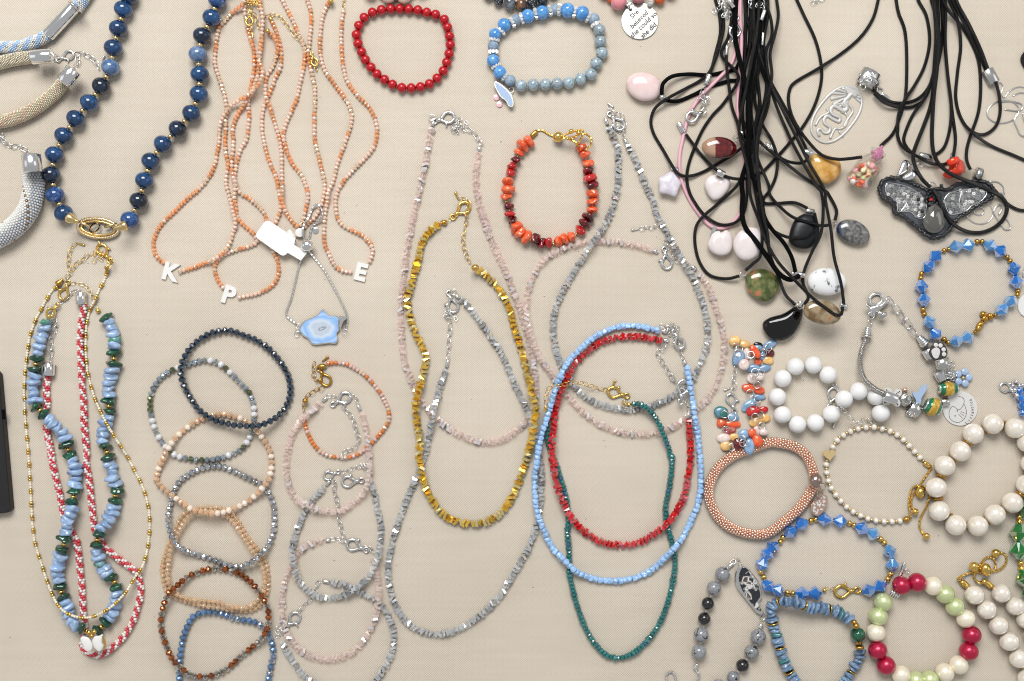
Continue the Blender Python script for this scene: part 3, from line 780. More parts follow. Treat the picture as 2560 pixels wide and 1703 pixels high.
def bar(th, x, y, ang, ln=18, r=2.2, mat='silver'):
    a = math.radians(ang); z = hmax(x, y, 3)
    W = [W3(x + (t - 0.5) * ln * math.cos(a), y + (t - 0.5) * ln * math.sin(a), z + r + 0.6) for t in np.linspace(0, 1, 7)]
    o = tube(th, 'tail_drop', W, r, mat, 8, False, 1, True, lambda t: 0.6 + 0.75 * t); hset(x, y, 4, z + 2 * r); return o
def text(th, s, x, y, size, ang, z, mat, extrude=0.15, offset=0.0, shear=0.0, name='lettering', parent=None, align='CENTER'):
    cu = bpy.data.curves.new(name, 'FONT'); cu.body = s; cu.size = size; cu.extrude = extrude; cu.offset = offset; cu.shear = shear
    cu.align_x = align; cu.align_y = 'CENTER'; cu.resolution_u = 3
    t = bpy.data.objects.new(name, cu); col.objects.link(t)
    me = bpy.data.meshes.new_from_object(t.evaluated_get(bpy.context.evaluated_depsgraph_get()))
    bpy.data.objects.remove(t); bpy.data.curves.remove(cu)
    me.materials.clear(); me.materials.append(MAT[mat])
    return th.put(name, me, TRS(W3(x, y, z), Matrix.Rotation(-math.radians(ang), 3, 'Z'), (S, S, S)), parent)
def ch(*opts):
    """weighted choice of bead specs"""
    ws = [o[0] for o in opts]; os_ = [o[1] for o in opts]
    def f(i):
        b = rng.choices(os_, ws)[0]; b = list(b)
        if b[0][-1] == ':': b[0] += str(rng.randrange(7))
        j = rng.uniform(0.94, 1.06); b[2] *= j
        return b
    return f

# ------------------------------------------------------------------ the setting: the cloth
def cloth():
    nx, ny = 40, 30; V = []; F = []
    for j in range(ny + 1):
        for i in range(nx + 1): V.append(((i / nx - 0.5) * 2.0, (j / ny - 0.5) * 1.5, 0))
    for j in range(ny):
        for i in range(nx): a = j * (nx + 1) + i; F.append((a, a + 1, a + nx + 2, a + nx + 1))
    me = new_mesh('table_cloth', V, F, False); me.materials.append(MAT['linen_cloth'])
    o = bpy.data.objects.new('table_cloth', me); col.objects.link(o); o['kind'] = 'structure'
    o['label'] = 'cream woven linen cloth covering the table'
cloth()

# ------------------------------------------------------------------ black box at the edge
t = Thing('storage_box', 'black box lying beside the gold and cream seed bead necklace', 'box', (-60, 1110))
plate(t, 'lid', [(-190, 925), (2, 928), (8, 936), (37, 1270), (30, 1278), (-190, 1306)], 26, 'black_box', 2.5)
plate(t, 'band', [(-185, 1032), (12, 1024), (14, 1048), (-185, 1056)], 1.2, 'black_suede', 0.4)

# ------------------------------------------------------------------ beaded rope jewellery, upper corner
t = Thing('rope_necklace', 'light blue and white beaded rope with a long polished silver barrel clasp', 'necklace', pt('A 200,200'))
def c1(i, j, n): k = (i + j) % 7; return 1 if k in (0, 1, 2) else (2 if (i * 3 + j) % 9 == 0 else 0)
rope(t, 'A 640,-190 560,-80 500,10 470,55', 16, 2.7, c1, ['seed_pearl', 'seed_blue', 'seed_silver'])
rope(t, 'A 290,215 230,250 120,285 0,290 -120,280 -260,250', 16, 2.7, c1, ['seed_pearl', 'seed_blue', 'seed_silver'])
x, y = pt('A 372,133'); crimp(t, x, y, -47, 96, 17, 'bright_silver', 'barrel_clasp')
x, y = pt('A 458,38'); crimp(t, x, y, -47, 8, 18, 'bright_silver', 'collar')
t = Thing('rope_bracelet', 'beige and blush beaded rope bracelet closed by two silver end caps and a chain', 'bracelet', pt('A 120,560'))
rope(t, 'A -160,440 -60,405 0,385 100,362 215,348', 17, 2.4, lambda i, j, n: 1 if (i + j) % 5 == 0 else 0, ['seed_beige', 'seed_silver'])
rope(t, 'A 385,512 330,575 220,660 100,720 0,745 -120,755', 17.5, 2.4, lambda i, j, n: 1 if (i // 2 + j) % 6 < (2 if i > 22 else 1) else 0, ['seed_beige', 'seed_pinkish'])
x, y = pt('A 258,347'); crimp(t, x, y, -4, 50, 18, 'bright_silver', 'end_cap')
x, y = pt('A 422,468'); crimp(t, x, y, -52, 42, 20, 'bright_silver', 'end_cap')
x, y = pt('A 338,352'); one(t, 'jump_ring', 'ring', 'silver', x, y, 9, 20, rz=6, tilt=0.6)
x, y = pt('A 408,345'); lobster(t, x, y, -25, 36, 'silver')
chain(t, 'A 455,330 510,330 555,352 590,385 605,425', 16, 11); chain(t, 'A 470,350 482,385 455,412', 14, 10)
x, y = pt('A 632,362'); bar(t, x, y, -70, 16)
t = Thing('rope_bracelet', 'thick white and grey scaled bead rope bracelet with one silver end cap', 'bracelet', pt('A 150,1250'))
def c3(i, j, n):
    if (i + 2 * j) % 23 == 0: return 2
    return 1 if n * 0.0 <= j % n < n * 0.22 and i < 34 else 0
rope(t, 'A 203,1050 207,1150 180,1270 110,1370 0,1450 -140,1500', 27, 3.6, c3, ['seed_pearl', 'seed_grey', 'seed_bronze'])
x, y = pt('A 195,1003'); crimp(t, x, y, 84, 44, 23, 'silver', 'end_cap')
chain(t, 'A -30,815 20,865 60,895 105,895 150,915 185,945', 15, 11); x, y = pt('A 10,850'); tangle(t, x, y, 10, 6)

# ------------------------------------------------------------------ blue stone necklace
t = Thing('stone_necklace', 'polished dark blue round stone bead necklace with gold oval link clasp', 'necklace', pt('A 700,900'))
tb = {'b': ('ball', 'sodalite', 1, 0.9), 'd': ('ball', 'sodalite_dark', 1, 0.9), 'p': ('ball', 'sodalite_pale', 1, 0.9), 'v': ('ball', 'sodalite_vein', 1, 0.9), 'g': ('seed', 'pale_gold', 1, 0.8, 'spacer')}
def with_spacers(spec, sheet, r):
    T = TILE[sheet]; q = [k.split(',') for k in spec.split()]; out = [sheet]
    for i, a in enumerate(q):
        out.append(','.join(a) if len(a) > 3 else ','.join(a) + ',%g' % r)
        if i + 1 < len(q):
            b = q[i + 1]; out.append('%g,%g,g,15' % ((float(a[0]) + float(b[0])) / 2, (float(a[1]) + float(b[1])) / 2))
    return ' '.join(out)
def blue_side(spec):
    T = TILE['A']; L = []
    s = with_spacers(spec, 'A', 57).split()[1:]
    W = []; info = []
    for k in s:
        v = k.split(','); x, y, c, r = float(v[0]) / 2.45, float(v[1]) / 2.45, v[2], float(v[3]) / 2.45
        z = max(23.3 if c == 'g' else r, hmax(x, y, r) * 0.3 + r); W.append(W3(x, y, z)); info.append((x, y, c, r))
    for j, (x, y, c, r) in enumerate(info):
        a = W[min(j + 1, len(W) - 1)] - W[max(j - 1, 0)]; kd, mt, ry, rx = tb[c][:4]
        t.put('spacer' if c == 'g' else 'bead', mesh_for(kd, mt), TRS(W[j], frame(a, rng.uniform(0, 6)), (r * rx * S, r * ry * S, r * ry * S))); hset(x, y, r, W[j].z / S + r * 0.85)
    tube(t, 'string', W, 1.2, 'thread', 5, world=True)
blue_side('830,-190,b 810,-100,d 790,-22,b 755,57,b 725,175,b 693,293,b 677,413,p 620,527,d 547,630,b 463,728,b 390,832,b 333,948,b 312,1070,d 337,1195,v 390,1307,b')
blue_side('1420,-200,b 1375,-100,b 1330,0,v 1296,108,b 1238,220,d 1212,333,p 1223,455,b 1218,576,b 1172,695,b 1088,792,d 997,883,b 922,987,b 884,1106,b 850,1230,d 795,1347,v')
x, y = pt('A 447,1345'); one(t, 'end_cone', 'cone', 'pale_gold', x, y, 13, 25, rx=15, rz=13, lift=6)
x, y = pt('A 738,1390'); one(t, 'end_cone', 'cone', 'pale_gold', x, y, 12, 168, rx=16, rz=12, lift=6)
cx, cy = pt('A 600,1398')
for k, (rx, ry, nm) in enumerate(((51, 24, 'clasp_ring'), (42, 17, 'clasp_ring'))):
    P = ellipse(cx, cy, rx, ry, 6); wire(t, nm, [(p[0], p[1], 10 - k * 2) for p in P], 4.2 - k, 'pale_gold', True, 8)
for i, p in enumerate(ellipse(cx, cy, 50, 23.5, 6, 44)): t.put('stone', mesh_for('ball', 'rhinestone'), TRS(W3(p[0], p[1], 14.2), Matrix.Identity(3), (1.7 * S,) * 3))
wire(t, 'bar', [(pt('A 470,1350')[0], pt('A 470,1350')[1], 12), (pt('A 545,1388')[0], pt('A 545,1388')[1], 15)], 3.6, 'pale_gold')
wire(t, 'bar', [(pt('A 715,1370')[0], pt('A 715,1370')[1], 12), (pt('A 640,1392')[0], pt('A 640,1392')[1], 15)], 3.6, 'pale_gold')
for a in (0, 1): wire(t, 'link', [(p[0], p[1], 13) for p in ellipse(cx - 8, cy - 1, 14, 9, -40)], 2.2, 'pale_gold', True)

# ------------------------------------------------------------------ peach crystal letter necklaces
G5 = 'peach crystal bead necklaces'
PE = ch((4, ('rond', 'peach_orange', 5.5, 4.6)), (5, ('rond', 'peach_pale', 5.6, 4.7)), (1.6, ('rond', 'peach_sparkle', 5.4, 4.6)))
def runs():
    st = {'m': 0, 'n': 0}
    def f(i):
        if st['n'] <= 0: st['m'] = rng.choices((0, 1, 2), (4, 5, 1.4))[0]; st['n'] = rng.choice((1, 1, 2, 3)) if st['m'] else rng.choice((1, 2, 2, 4))
        st['n'] -= 1; m = ('peach_orange', 'peach_pale', 'peach_sparkle')[st['m']]
        r = 5.9 * rng.uniform(0.93, 1.07); return ('rond', m, r, 5.0)
    return f
t = Thing('letter_necklace', 'peach crystal bead necklace without a visible letter, running under the white price tag', 'necklace', pt('B 900,1200'))
beads(t, 'B 880,130 910,200 930,270 938,350 930,420 900,480 875,555 850,600 830,660 820,740 825,830 845,920 868,995 905,1080 920,1150 932,1220 932,1290 910,1350 890,1420 905,1480 980,1480 1040,1440 1100,1370 1145,1330 1180,1262 1200,1190 1205,1130 1190,1060 1170,970 1147,880 1140,800 1140,700 1145,600 1140,520 1120,430 1105,350 1110,260 1120,170 1120,80 1095,-10 1085,-60', runs())
x, y = pt('B 875,118'); crimp(t, x, y, 60, 12, 5, 'gold')
chain(t, 'B 845,100 900,92 945,120 985,170 1020,215 1045,245', 13, 9, 'gold')
t = Thing('letter_necklace', 'peach crystal necklace whose round white pendant shows beside the silver slider bead', 'necklace', pt('B 1040,1300'))
beads(t, 'B 850,190 890,220 915,280 905,350 880,420 850,465 842,520 845,600 870,660 900,760 930,860 940,960 942,1060 945,1130 942,1220 962,1290 1000,1350 1042,1388 1072,1350 1085,1290 1100,1210 1090,1140 1060,1070 1005,1000 970,920 950,830 970,750 1005,670 1035,600 1050,520 1070,440 1080,370 1080,290 1050,220 1020,150 985,80 945,0 930,-50', runs())
x, y = pt('B 1052,1425'); one(t, 'pendant', 'coin', 'shell_white', x, y, 11, rz=1.6)
chain(t, 'B 1130,350 1145,395 1155,435', 14, 9, 'gold'); x, y = pt('B 1140,370'); lobster(t, x, y, 70, 28, 'gold')
x, y = pt('B 855,190'); one(t, 'crimp_bead', 'ball', 'gold', x, y, 6)
t = Thing('letter_necklace', 'peach crystal bead necklace ending in a white letter P', 'necklace', pt('C 1400,420'))
beads(t, 'B 690,-40 715,0 715,60 725,140 745,220 765,290 772,380 765,470 745,560 735,640 742,700 735,780 722,860 692,910 668,980 655,1060 652,1130 690,1185 740,1215 800,1265 840,1320 858,1390 870,1470 890,1540 f 640,605 638,640 618,664 585,678 547,686', runs())
beads(t, 'C 1372,472 1335,420 1315,360 1320,312 1360,270 1440,235 1530,210 B 790,1482 768,1432 708,1378 668,1330 660,1280 652,1200 655,1120 638,1060 635,1000 640,930 645,860 640,800 655,735 690,672 735,600 775,520 800,440 798,350 812,260 822,180 822,100 808,20 800,-50', runs())
x, y = pt('C 1400,513'); text(t, 'P', x, y, 60, 17, hmax(x, y, 8) + 3.2, 'shell_white', 3, 2.6, name='letter')
t = Thing('letter_necklace', 'peach crystal bead necklace ending in a white letter K', 'necklace', pt('C 1045,370'))
beads(t, 'B 712,-50 712,0 690,40 640,75 590,130 560,160 545,220 535,300 530,380 550,460 570,520 595,600 602,680 597,760 595,850 597,930 612,1000 605,1060 600,1130 620,1200 640,1290 657,1370 640,1440 610,1510 575,1555 C 1310,290 1240,320 1160,350 1090,368', runs())
beads(t, 'C 1008,318 955,265 938,200 945,160 970,100 1020,40 B 290,1290 360,1220 430,1160 490,1090 530,1010 545,940 555,880 560,800 570,740 595,690 640,640 700,605 765,555 805,505 825,440 805,370 815,280 820,200 825,130 815,60 805,0 800,-50', runs())
x, y = pt('C 1043,372'); text(t, 'K', x, y, 58, 14, 3.2, 'shell_white', 3, 2.6, name='letter')
t = Thing('letter_necklace', 'peach crystal bead necklace ending in a white letter E', 'necklace', (885, 640))
beads(t, 'B 1240,-50 1235,0 1195,90 1180,180 1175,270 1180,350 1205,430 1260,510 1320,590 1360,660 1370,730 1350,810 1320,900 1280,1010 1260,1100 1225,1180 1218,1250 1203,1340 1200,1420 1205,1500 Z 835,560 870,640 930,710 1010,740 1075,745', runs())
beads(t, 'f 850,606 858,575 842,550 B 1490,1490 1430,1440 1330,1390 1285,1340 1270,1260 1280,1180 1320,1110 1390,1030 1460,960 1510,890 1525,800 1510,720 1470,650 1400,580 1345,500 1320,420 1310,330 1305,230 1310,130 1320,60', runs())
x, y = pt('f 830,628'); text(t, 'E', x, y, 58, 14, 3.2, 'shell_white', 3, 2.6, name='letter')
chain(t, 'B 1322,60 1320,20 1325,-40', 12, 9, 'gold'); x, y = pt('B 1243,5'); crimp(t, x, y, 80, 14, 6, 'gold')
t = Thing('clasp_cluster', 'bunch of gold chain extenders and clasps above the peach necklaces', 'chain', pt('B 770,60'))
x, y = pt('B 765,25'); tangle(t, x, y, 17, 22, 'gold', 13, 9)
chain(t, 'B 750,60 755,110 752,160 762,215', 14, 9, 'gold'); chain(t, 'B 775,80 790,130 802,175', 13, 9, 'gold')
x, y = pt('B 762,215'); bar(t, x, y, 80, 16, 2.4, 'gold'); x, y = pt('B 745,120'); lobster(t, x, y, 95, 30, 'gold')

# ------------------------------------------------------------------ slider bracelet with blue slice and its price tag
t = Thing('slider_bracelet', 'silver box chain bracelet with a pale blue agate slice edged in silver', 'bracelet', pt('Z 700,1000'))
boxchain(t, 'Z 600,440 565,350 575,260 625,180 665,90 710,45 750,80 770,140 740,210 690,250 650,300 640,370 610,430', 3.0, 'silver')
boxchain(t, 'Z 600,470 540,640 500,790 450,1000 410,1110 392,1180 430,1230 490,1275', 3.0, 'silver')
boxchain(t, 'Z 620,520 700,620 780,720 850,840 920,970 980,1090 1015,1170 1025,1250 1010,1330', 3.0, 'silver')
x, y = pt('Z 608,470'); one(t, 'slider_bead', 'ball', 'bright_silver', x, y, 15, rx=16, rz=13)
x, y = pt('Z 697,317'); one(t, 'tag_disc', 'coin', 'bright_silver', x, y, 8, rz=1.2); x, y = pt('Z 680,270'); one(t, 'jump_ring', 'ring', 'silver', x, y, 4.5)
for s_ in ('Z 508,1298', 'Z 503,1380', 'Z 998,1358'):
    x, y = pt(s_); one(t, 'jump_ring', 'ring', 'silver', x, y, 7, rz=7)
out = smooth_outline(pa('Z 525,1340 575,1255 640,1225 700,1195 745,1160 778,1125 805,1160 845,1190 910,1195 945,1220 940,1290 945,1340 920,1380 930,1430 915,1480 840,1480 760,1490 670,1490 620,1430 575,1405 545,1370'), 2.5)
rim = plate(t, 'silver_rim', [(p[0], p[1]) for p in out], 9, 'silver', 1.5, zabs=0.4)
c = np.mean(np.array(out), 0); plate(t, 'agate_slice', [tuple(c + (np.array(p) - c) * 0.935) for p in out], 2.2, 'geode_slice', 0.6, zabs=8.4, parent=rim)
plate(t, 'silver_edge', pa('Z 945,1195 1000,1200 1025,1215 985,1260 960,1330 945,1300 950,1240'), 10, 'silver', 1.5)
t = Thing('price_tag', 'blank white paper price tag looped on the silver slider bracelet', 'tag', pt('Z 350,400'))
P = pa('Z 160,245 185,218 215,215 490,395 480,445 475,462 608,545 545,625 410,545 385,568 360,575 335,565 95,395 85,370 90,345')
plate(t, 'loop_end', pa('Z 400,330 432,300 515,415 500,432'), 1.0, 'paper', 0.3)
plate(t, 'front', P, 1.2, 'paper', 0.3, lift=0.5, over=True)

# ------------------------------------------------------------------ necklaces in the lower corner
t = Thing('spiral_necklace', 'red and white twisted seed bead necklace with silver end caps', 'necklace', pt('D 500,700'))
spir = lambda i, j, n: 0 if (i + j) % 4 < 2 else 1
rope(t, 'C 290,1008 285,1090 290,1170 280,1290 295,1380 310,1460 322,1540 D 300,90 310,170 330,270 350,360 370,440 382,510 395,570 430,640 468,715 482,800 492,900 500,1000 506,1080 512,1160 520,1240 515,1300 505,1340 515,1375 550,1398 600,1412 645,1395 705,1350 770,1280 820,1190 845,1110 860,1030 857,960 835,900 785,862 700,800 640,745 590,665 575,600 565,520 555,420 545,330 530,250 525,170 C 530,1500 525,1400 515,1300 515,1200 505,1080 500,1000 495,900 490,800 495,700 503,640 515,575', 9.2, 4.2, spir, ['seed_red', 'seed_white'], nr=4)
x, y = pt('C 497,530'); crimp(t, x, y, 90, 30, 13, 'bright_silver', 'end_cap'); x, y = pt('C 300,965'); crimp(t, x, y, 92, 30, 14, 'bright_silver', 'end_cap')
chain(t, 'C 300,920 312,885 315,830 315,770 345,705 330,640 330,590', 17, 11); chain(t, 'C 490,480 450,490 420,520 370,555 320,580', 14, 9)
t = Thing('chip_necklace', 'pale blue and dark green stone chip necklace with a white butterfly pendant', 'necklace', pt('D 480,600'))
def chips(i):
    k = (i + 7) % 8
    if k == 6: return ('ball', 'gold', 6.4, 5.6, 5.6, 0, 'spacer')
    if k in (5, 7): return ('chip:%d' % rng.randrange(7), 'green_chip' if rng.random() < 0.94 else 'mint_chip', rng.uniform(15.5, 19), 8.2, 8.8, 0.25, 'chip')
    m = 'blue_chip' if rng.random() < 0.96 else 'mint_chip'
    return ('chip:%d' % rng.randrange(7), m, rng.uniform(14.5, 19.5), 7.8, 9.6, 0.35, 'chip')
beads(t, 'C 285,655 270,710 255,770 240,810 235,850 225,905 213,955 208,1020 203,1090 205,1140 215,1185 250,1220 295,1260 335,1310 385,1360 405,1420 425,1480 445,1530 D 460,250 460,290 465,330 452,400 447,450 445,500 430,545 410,590 408,630 395,690 388,750 370,810 355,850 350,900 362,960 370,1000 385,1050 408,1100 420,1160 450,1215 500,1245 540,1268', chips, slope=0.25)
beads(t, 'C 640,630 670,670 690,720 705,770 705,800 695,845 697,910 690,955 680,1000 665,1050 660,1090 670,1130 665,1190 675,1230 660,1270 635,1320 640,1350 625,1390 650,1455 660,1500 665,1550 D 680,240 690,280 690,320 715,385 705,425 710,460 690,510 680,555 660,590 620,640 595,700 590,750 600,810 615,850 650,915 690,940 710,985 715,1035 705,1090 680,1160 650,1200 615,1240 580,1268', chips, slope=0.25)
for s_ in ('D 545,1270', 'D 578,1266', 'D 562,1290'):
    x, y = pt(s_); one(t, 'gold_bead', 'ball', 'gold', x, y, 6)
x, y = pt('D 300,1090')
plate(t, 'wing', smooth_outline(pa('D 568,1318 585,1292 612,1288 632,1278 636,1305 630,1330 640,1350 628,1372 610,1385 588,1368 572,1345')), 8, 'shell_white', dome=1)
plate(t, 'wing', smooth_outline(pa('D 562,1325 545,1300 515,1292 498,1300 500,1325 512,1345 520,1370 545,1385 565,1372 570,1345')), 8, 'shell_white', dome=1)
plate(t, 'gold_edge', smooth_outline(pa('D 628,1290 646,1320 648,1360 634,1368 640,1345 632,1325'), 2), 4, 'gold', 0.6)
x, y = pt('C 318,610'); lobster(t, x, y, 130, 34, 'gold'); x, y = pt('C 395,490'); lobster(t, x, y, 110, 40, 'gold'); x, y = pt('C 300,640'); one(t, 'crimp_bead', 'ball', 'gold', x, y, 6)
chain(t, 'C 430,435 500,442 550,480 572,540 592,590', 13, 8, 'pale_gold'); x, y = pt('C 600,605'); one(t, 'crimp_bead', 'ball', 'gold', x, y, 6)
t = Thing('seed_necklace', 'thin cream and gold seed bead necklace with a gold lobster clasp and extender', 'necklace', pt('D 560,400'))
def cg(i):
    k = i % 5
    return ('seed', 'gold', 4.6, 3.3) if k < 2 else ('seed', 'cream_bead', 3.2, 3.3)
beads(t, 'C 355,455 320,480 285,535 255,590 225,645 200,710 180,780 170,850 160,930 150,1040 150,1160 155,1270 165,1380 175,1500 D 180,270 187,400 195,540 205,670 225,760 260,870 290,960 330,1060 380,1130 440,1165 510,1180 580,1170 650,1135 720,1080 780,1010 825,935 870,870 900,770 915,660 915,560 900,460 870,370 820,270 760,160 700,70 C 650,1290 610,1210 580,1140 555,1060 535,970 525,870 525,770 530,690 550,600 585,530 605,480 640,415 655,360', cg, name='seed_bead')
x, y = pt('C 368,428'); one(t, 'end_cup', 'cone', 'old_gold', x, y, 8, -45, rx=10); x, y = pt('C 655,352'); one(t, 'end_cup', 'cone', 'old_gold', x, y, 6, 90, rx=8)
x, y = pt('C 635,245'); lobster(t, x, y, 235, 42, 'gold'); x, y = pt('C 595,265'); tangle(t, x, y, 18, 14, 'gold', 12, 8)
chain(t, 'C 660,340 683,310 670,275', 14, 10, 'gold'); chain(t, 'C 540,260 500,300 465,320 435,370 405,405', 13, 10, 'gold'); chain(t, 'C 465,190 432,235 420,300 425,360', 14, 10, 'gold')
x, y = pt('C 495,198'); bar(t, x, y, 12, 20, 2.4, 'gold'); x, y = pt('C 610,190'); bar(t, x, y, 60, 16, 2.6, 'gold')

# ------------------------------------------------------------------ stretch crystal bracelets, stacked column
def stretch(label, path, pat, xy, **k):
    t = Thing('crystal_bracelet', label, 'bracelet', xy); beads(t, path, pat, True, string=k.get('string', 'thread')); return t
stretch('steel blue faceted crystal bracelet lying under the copper and smoke one', 'J 240,1568 245,1440 255,1340 285,1240 330,1170 420,1142 510,1157 600,1187 690,1202 755,1235 800,1310 815,1400 800,1480 780,1568 730,1640 620,1690 480,1700 350,1670 270,1620',
        ch((3, ('rond', 'steel_blue', 9, 7.3)), (2, ('rond', 'steel_blue_clear', 9, 7.3))), pt('J 520,1400'))
t = Thing('crystal_bracelet', 'champagne clear crystal bracelet of two strands below the grey mirror bracelet', 'bracelet', pt('J 450,800'))
ring_ = pa('J 160,960 155,870 175,760 220,660 260,580 310,535 420,515 520,535 585,590 640,680 700,760 750,830 772,920 768,1010 735,1080 670,1125 580,1125 480,1103 380,1090 280,1070 190,1025')
c = np.mean(ring_, 0)
for sgn in (1, -1):
    P = []
    for i, p in enumerate(ring_):
        d = np.array(p) - c; d /= np.linalg.norm(d); P.append(tuple(np.array(p) + d * sgn * (5.5 + 1.5 * math.sin(i * 1.9))))
    beads(t, P, ch((5, ('rond', 'champagne', 7, 5.9)), (1, ('rond', 'apricot_crystal', 7, 5.9))), True)
stretch('grey mirror and white crystal bracelet with olive green glints', 'I 60,500 75,430 120,360 190,310 300,272 390,247 480,265 560,330 620,390 670,450 695,530 697,610 675,710 620,790 540,830 440,855 330,855 220,830 150,770 100,690 70,600',
        ch((4, ('rond', 'grey_mirror', 8, 6.8)), (4, ('rond', 'grey_white', 8.6, 7.6)), (2, ('rond', 'green_mirror', 8, 6.8)), (2, ('rond', 'grey_clear', 8, 6.8))), pt('I 380,560'))
stretch('shiny silver grey mirror crystal bracelet above the copper one', 'I 225,1010 290,950 390,905 490,895 590,930 680,975 760,1020 810,1110 822,1210 810,1320 770,1400 700,1470 620,1510 540,1500 440,1465 330,1430 240,1390 190,1310 172,1220 185,1130 205,1060',
        ch((1, ('rond', 'hematite', 8.4, 7.1))), pt('I 500,1200'))
stretch('cream and apricot crystal bracelet crossing under the navy one', 'I 100,960 130,870 165,800 220,720 290,660 370,610 480,577 580,592 680,640 740,710 790,790 805,880 790,970 740,1040 690,1090 610,1140 510,1178 410,1183 310,1155 220,1092 150,1040 110,1000',
        ch((5, ('rond', 'cream_crystal', 8.5, 7.3)), (5, ('rond', 'apricot_crystal', 8.3, 7))), pt('I 450,880'))
stretch('dark navy faceted crystal bracelet, uppermost of the column of stretch bracelets', 'I 250,310 270,235 330,150 430,85 540,65 640,95 740,140 820,210 880,290 915,370 920,450 890,540 830,600 740,645 640,648 540,638 440,605 370,560 310,480 270,400',
        ch((1, ('rond', 'navy_crystal', 9.4, 7.7))), pt('I 580,360'), string='dark_thread')
stretch('copper brown and clear smoke crystal bracelet', 'J 170,1040 230,980 300,925 390,890 480,880 580,900 660,945 720,1010 770,1090 788,1170 770,1270 700,1350 620,1410 560,1470 480,1520 400,1540 320,1530 240,1480 190,1420 155,1340 130,1250 130,1160',
        ch((5, ('rond', 'copper_mirror', 8.7, 7.2)), (4, ('rond', 'smoke_clear', 8.7, 7.2))), pt('J 450,1200'), string='dark_thread')

# ------------------------------------------------------------------ second column: clasp bracelets
NP = ch((6, ('nug:', 'pink_clear', 8.4, 5.0, 7.6, 0.35)), (1, ('nug:', 'pink_flash', 8.4, 5.0, 7.6, 0.35)))
NS = ch((4, ('nug:', 'silver_clear', 8.6, 5.0, 7.6, 0.35)), (3, ('nug:', 'silver_dark', 8.4, 5.0, 7.6, 0.35)), (2, ('nug:', 'silver_mirror', 8.6, 5.0, 7.6, 0.35)))
t = Thing('crystal_bracelet', 'silver nugget crystal bracelet with its clasp fastened at the chain heap, lowest of its column', 'bracelet', pt('J 1250,1300'))
beads(t, 'J 1165,962 1230,970 1310,1000 1380,1040 1450,1080 1510,1150 1550,1250 1550,1350 1520,1450 1460,1540 1400,1600 1250,1640 1100,1600 1010,1540 950,1470 900,1390 870,1320', NS, string='thread')
x, y = pt('J 1140,958'); crimp(t, x, y, 10, 16, 4.5); chain(t, 'J 1125,955 1090,965 1078,1010 1050,1060 1000,1110 965,1150', 14, 10)
x, y = pt('J 935,1195'); lobster(t, x, y, -50, 44); x, y = pt('J 860,1265'); tangle(t, x, y, 14, 10)
t = Thing('crystal_bracelet', 'pale pink clear crystal bracelet crossing the lowest silver bracelet', 'bracelet', pt('J 1150,1080'))
beads(t, 'J 1125,708 1080,712 1000,750 955,800 920,880 885,960 870,1050 870,1150 880,1230 930,1320 1000,1390 1090,1430 1200,1430 1300,1390 1370,1320 1420,1230 1450,1130 1460,1020 1450,900 1425,815', NP)
x, y = pt('J 1150,705'); crimp(t, x, y, 0, 12, 4.5); x, y = pt('J 1320,740'); lobster(t, x, y, 200, 46); chain(t, 'J 1165,700 1210,695 1250,715 1275,735', 15, 9); chain(t, 'J 1370,750 1410,755 1430,785', 12, 9)
t = Thing('crystal_bracelet', 'silver nugget crystal bracelet hooked below the upper pink one', 'bracelet', pt('J 1200,700'))
beads(t, 'J 1130,375 1080,430 1020,510 975,610 940,710 930,800 945,870 970,950 1040,1020 1120,1058 1220,1050 1320,1000 1400,930 1450,820 1470,720 1475,620 1450,500 1430,400 1405,340', NS)
x, y = pt('J 1150,355'); crimp(t, x, y, -45, 14, 4.5); x, y = pt('J 1400,300'); crimp(t, x, y, 70, 18, 4.5)
chain(t, 'J 1165,340 1195,340 1190,400 1208,470 1215,550 1230,620 1250,690', 15, 11); chain(t, 'J 1220,300 1260,280 1310,262 1360,250 1410,240', 13, 9); x, y = pt('J 1165,305'); lobster(t, x, y, 160, 34); x, y = pt('J 1290,345'); lobster(t, x, y, 175, 44); x, y = pt('J 1380,255'); tangle(t, x, y, 12, 7)
t = Thing('crystal_bracelet', 'orange and blush crystal bracelet with a gold clasp and extender', 'bracelet', pt('I 1270,560'))
beads(t, 'I 1140,268 1190,262 1260,270 1330,305 1400,360 1460,430 1505,510 1527,590 1500,660 1440,730 1370,800 1290,840 1210,840 1130,820 1070,770 1030,700 1010,640 1000,580', ch((4, ('rond', 'orange_crystal', 6.0, 4.9)), (4, ('rond', 'pinkish_crystal', 6.0, 4.9)), (1, ('rond', 'peach_sparkle', 6, 4.9))))
chain(t, 'I 1002,560 1005,515 1015,480 1045,450 1090,425 1125,415', 15, 11, 'old_gold'); x, y = pt('I 1130,355'); lobster(t, x, y, 60, 42, 'old_gold'); chain(t, 'I 1068,260 1062,310 1072,360 1110,385', 15, 11, 'old_gold'); x, y = pt('I 1135,240'); bar(t, x, y, -40, 20, 2.6, 'old_gold'); x, y = pt('I 1115,285'); one(t, 'crimp_bead', 'ball', 'old_gold', x, y, 7, rx=12); x, y = pt('I 1012,495'); one(t, 'crimp_bead', 'ball', 'old_gold', x, y, 7)
t = Thing('crystal_bracelet', 'pale pink clear crystal bracelet overlapping the orange one', 'bracelet', pt('I 1150,820'))
beads(t, 'I 1110,505 1070,540 1000,600 945,680 910,770 895,860 900,960 930,1060 990,1120 1080,1160 1180,1175 1270,1150 1350,1080 1400,980 1405,880 1395,770 1385,670 1357,565', NP)
x, y = pt('I 1130,487'); crimp(t, x, y, -40, 13, 4.5); x, y = pt('I 1342,540'); crimp(t, x, y, 70, 14, 4.5); x, y = pt('I 1240,485'); lobster(t, x, y, -30, 44); chain(t, 'I 1145,472 1170,462 1200,475', 12, 9); chain(t, 'I 1285,460 1320,475 1335,515', 14, 10)
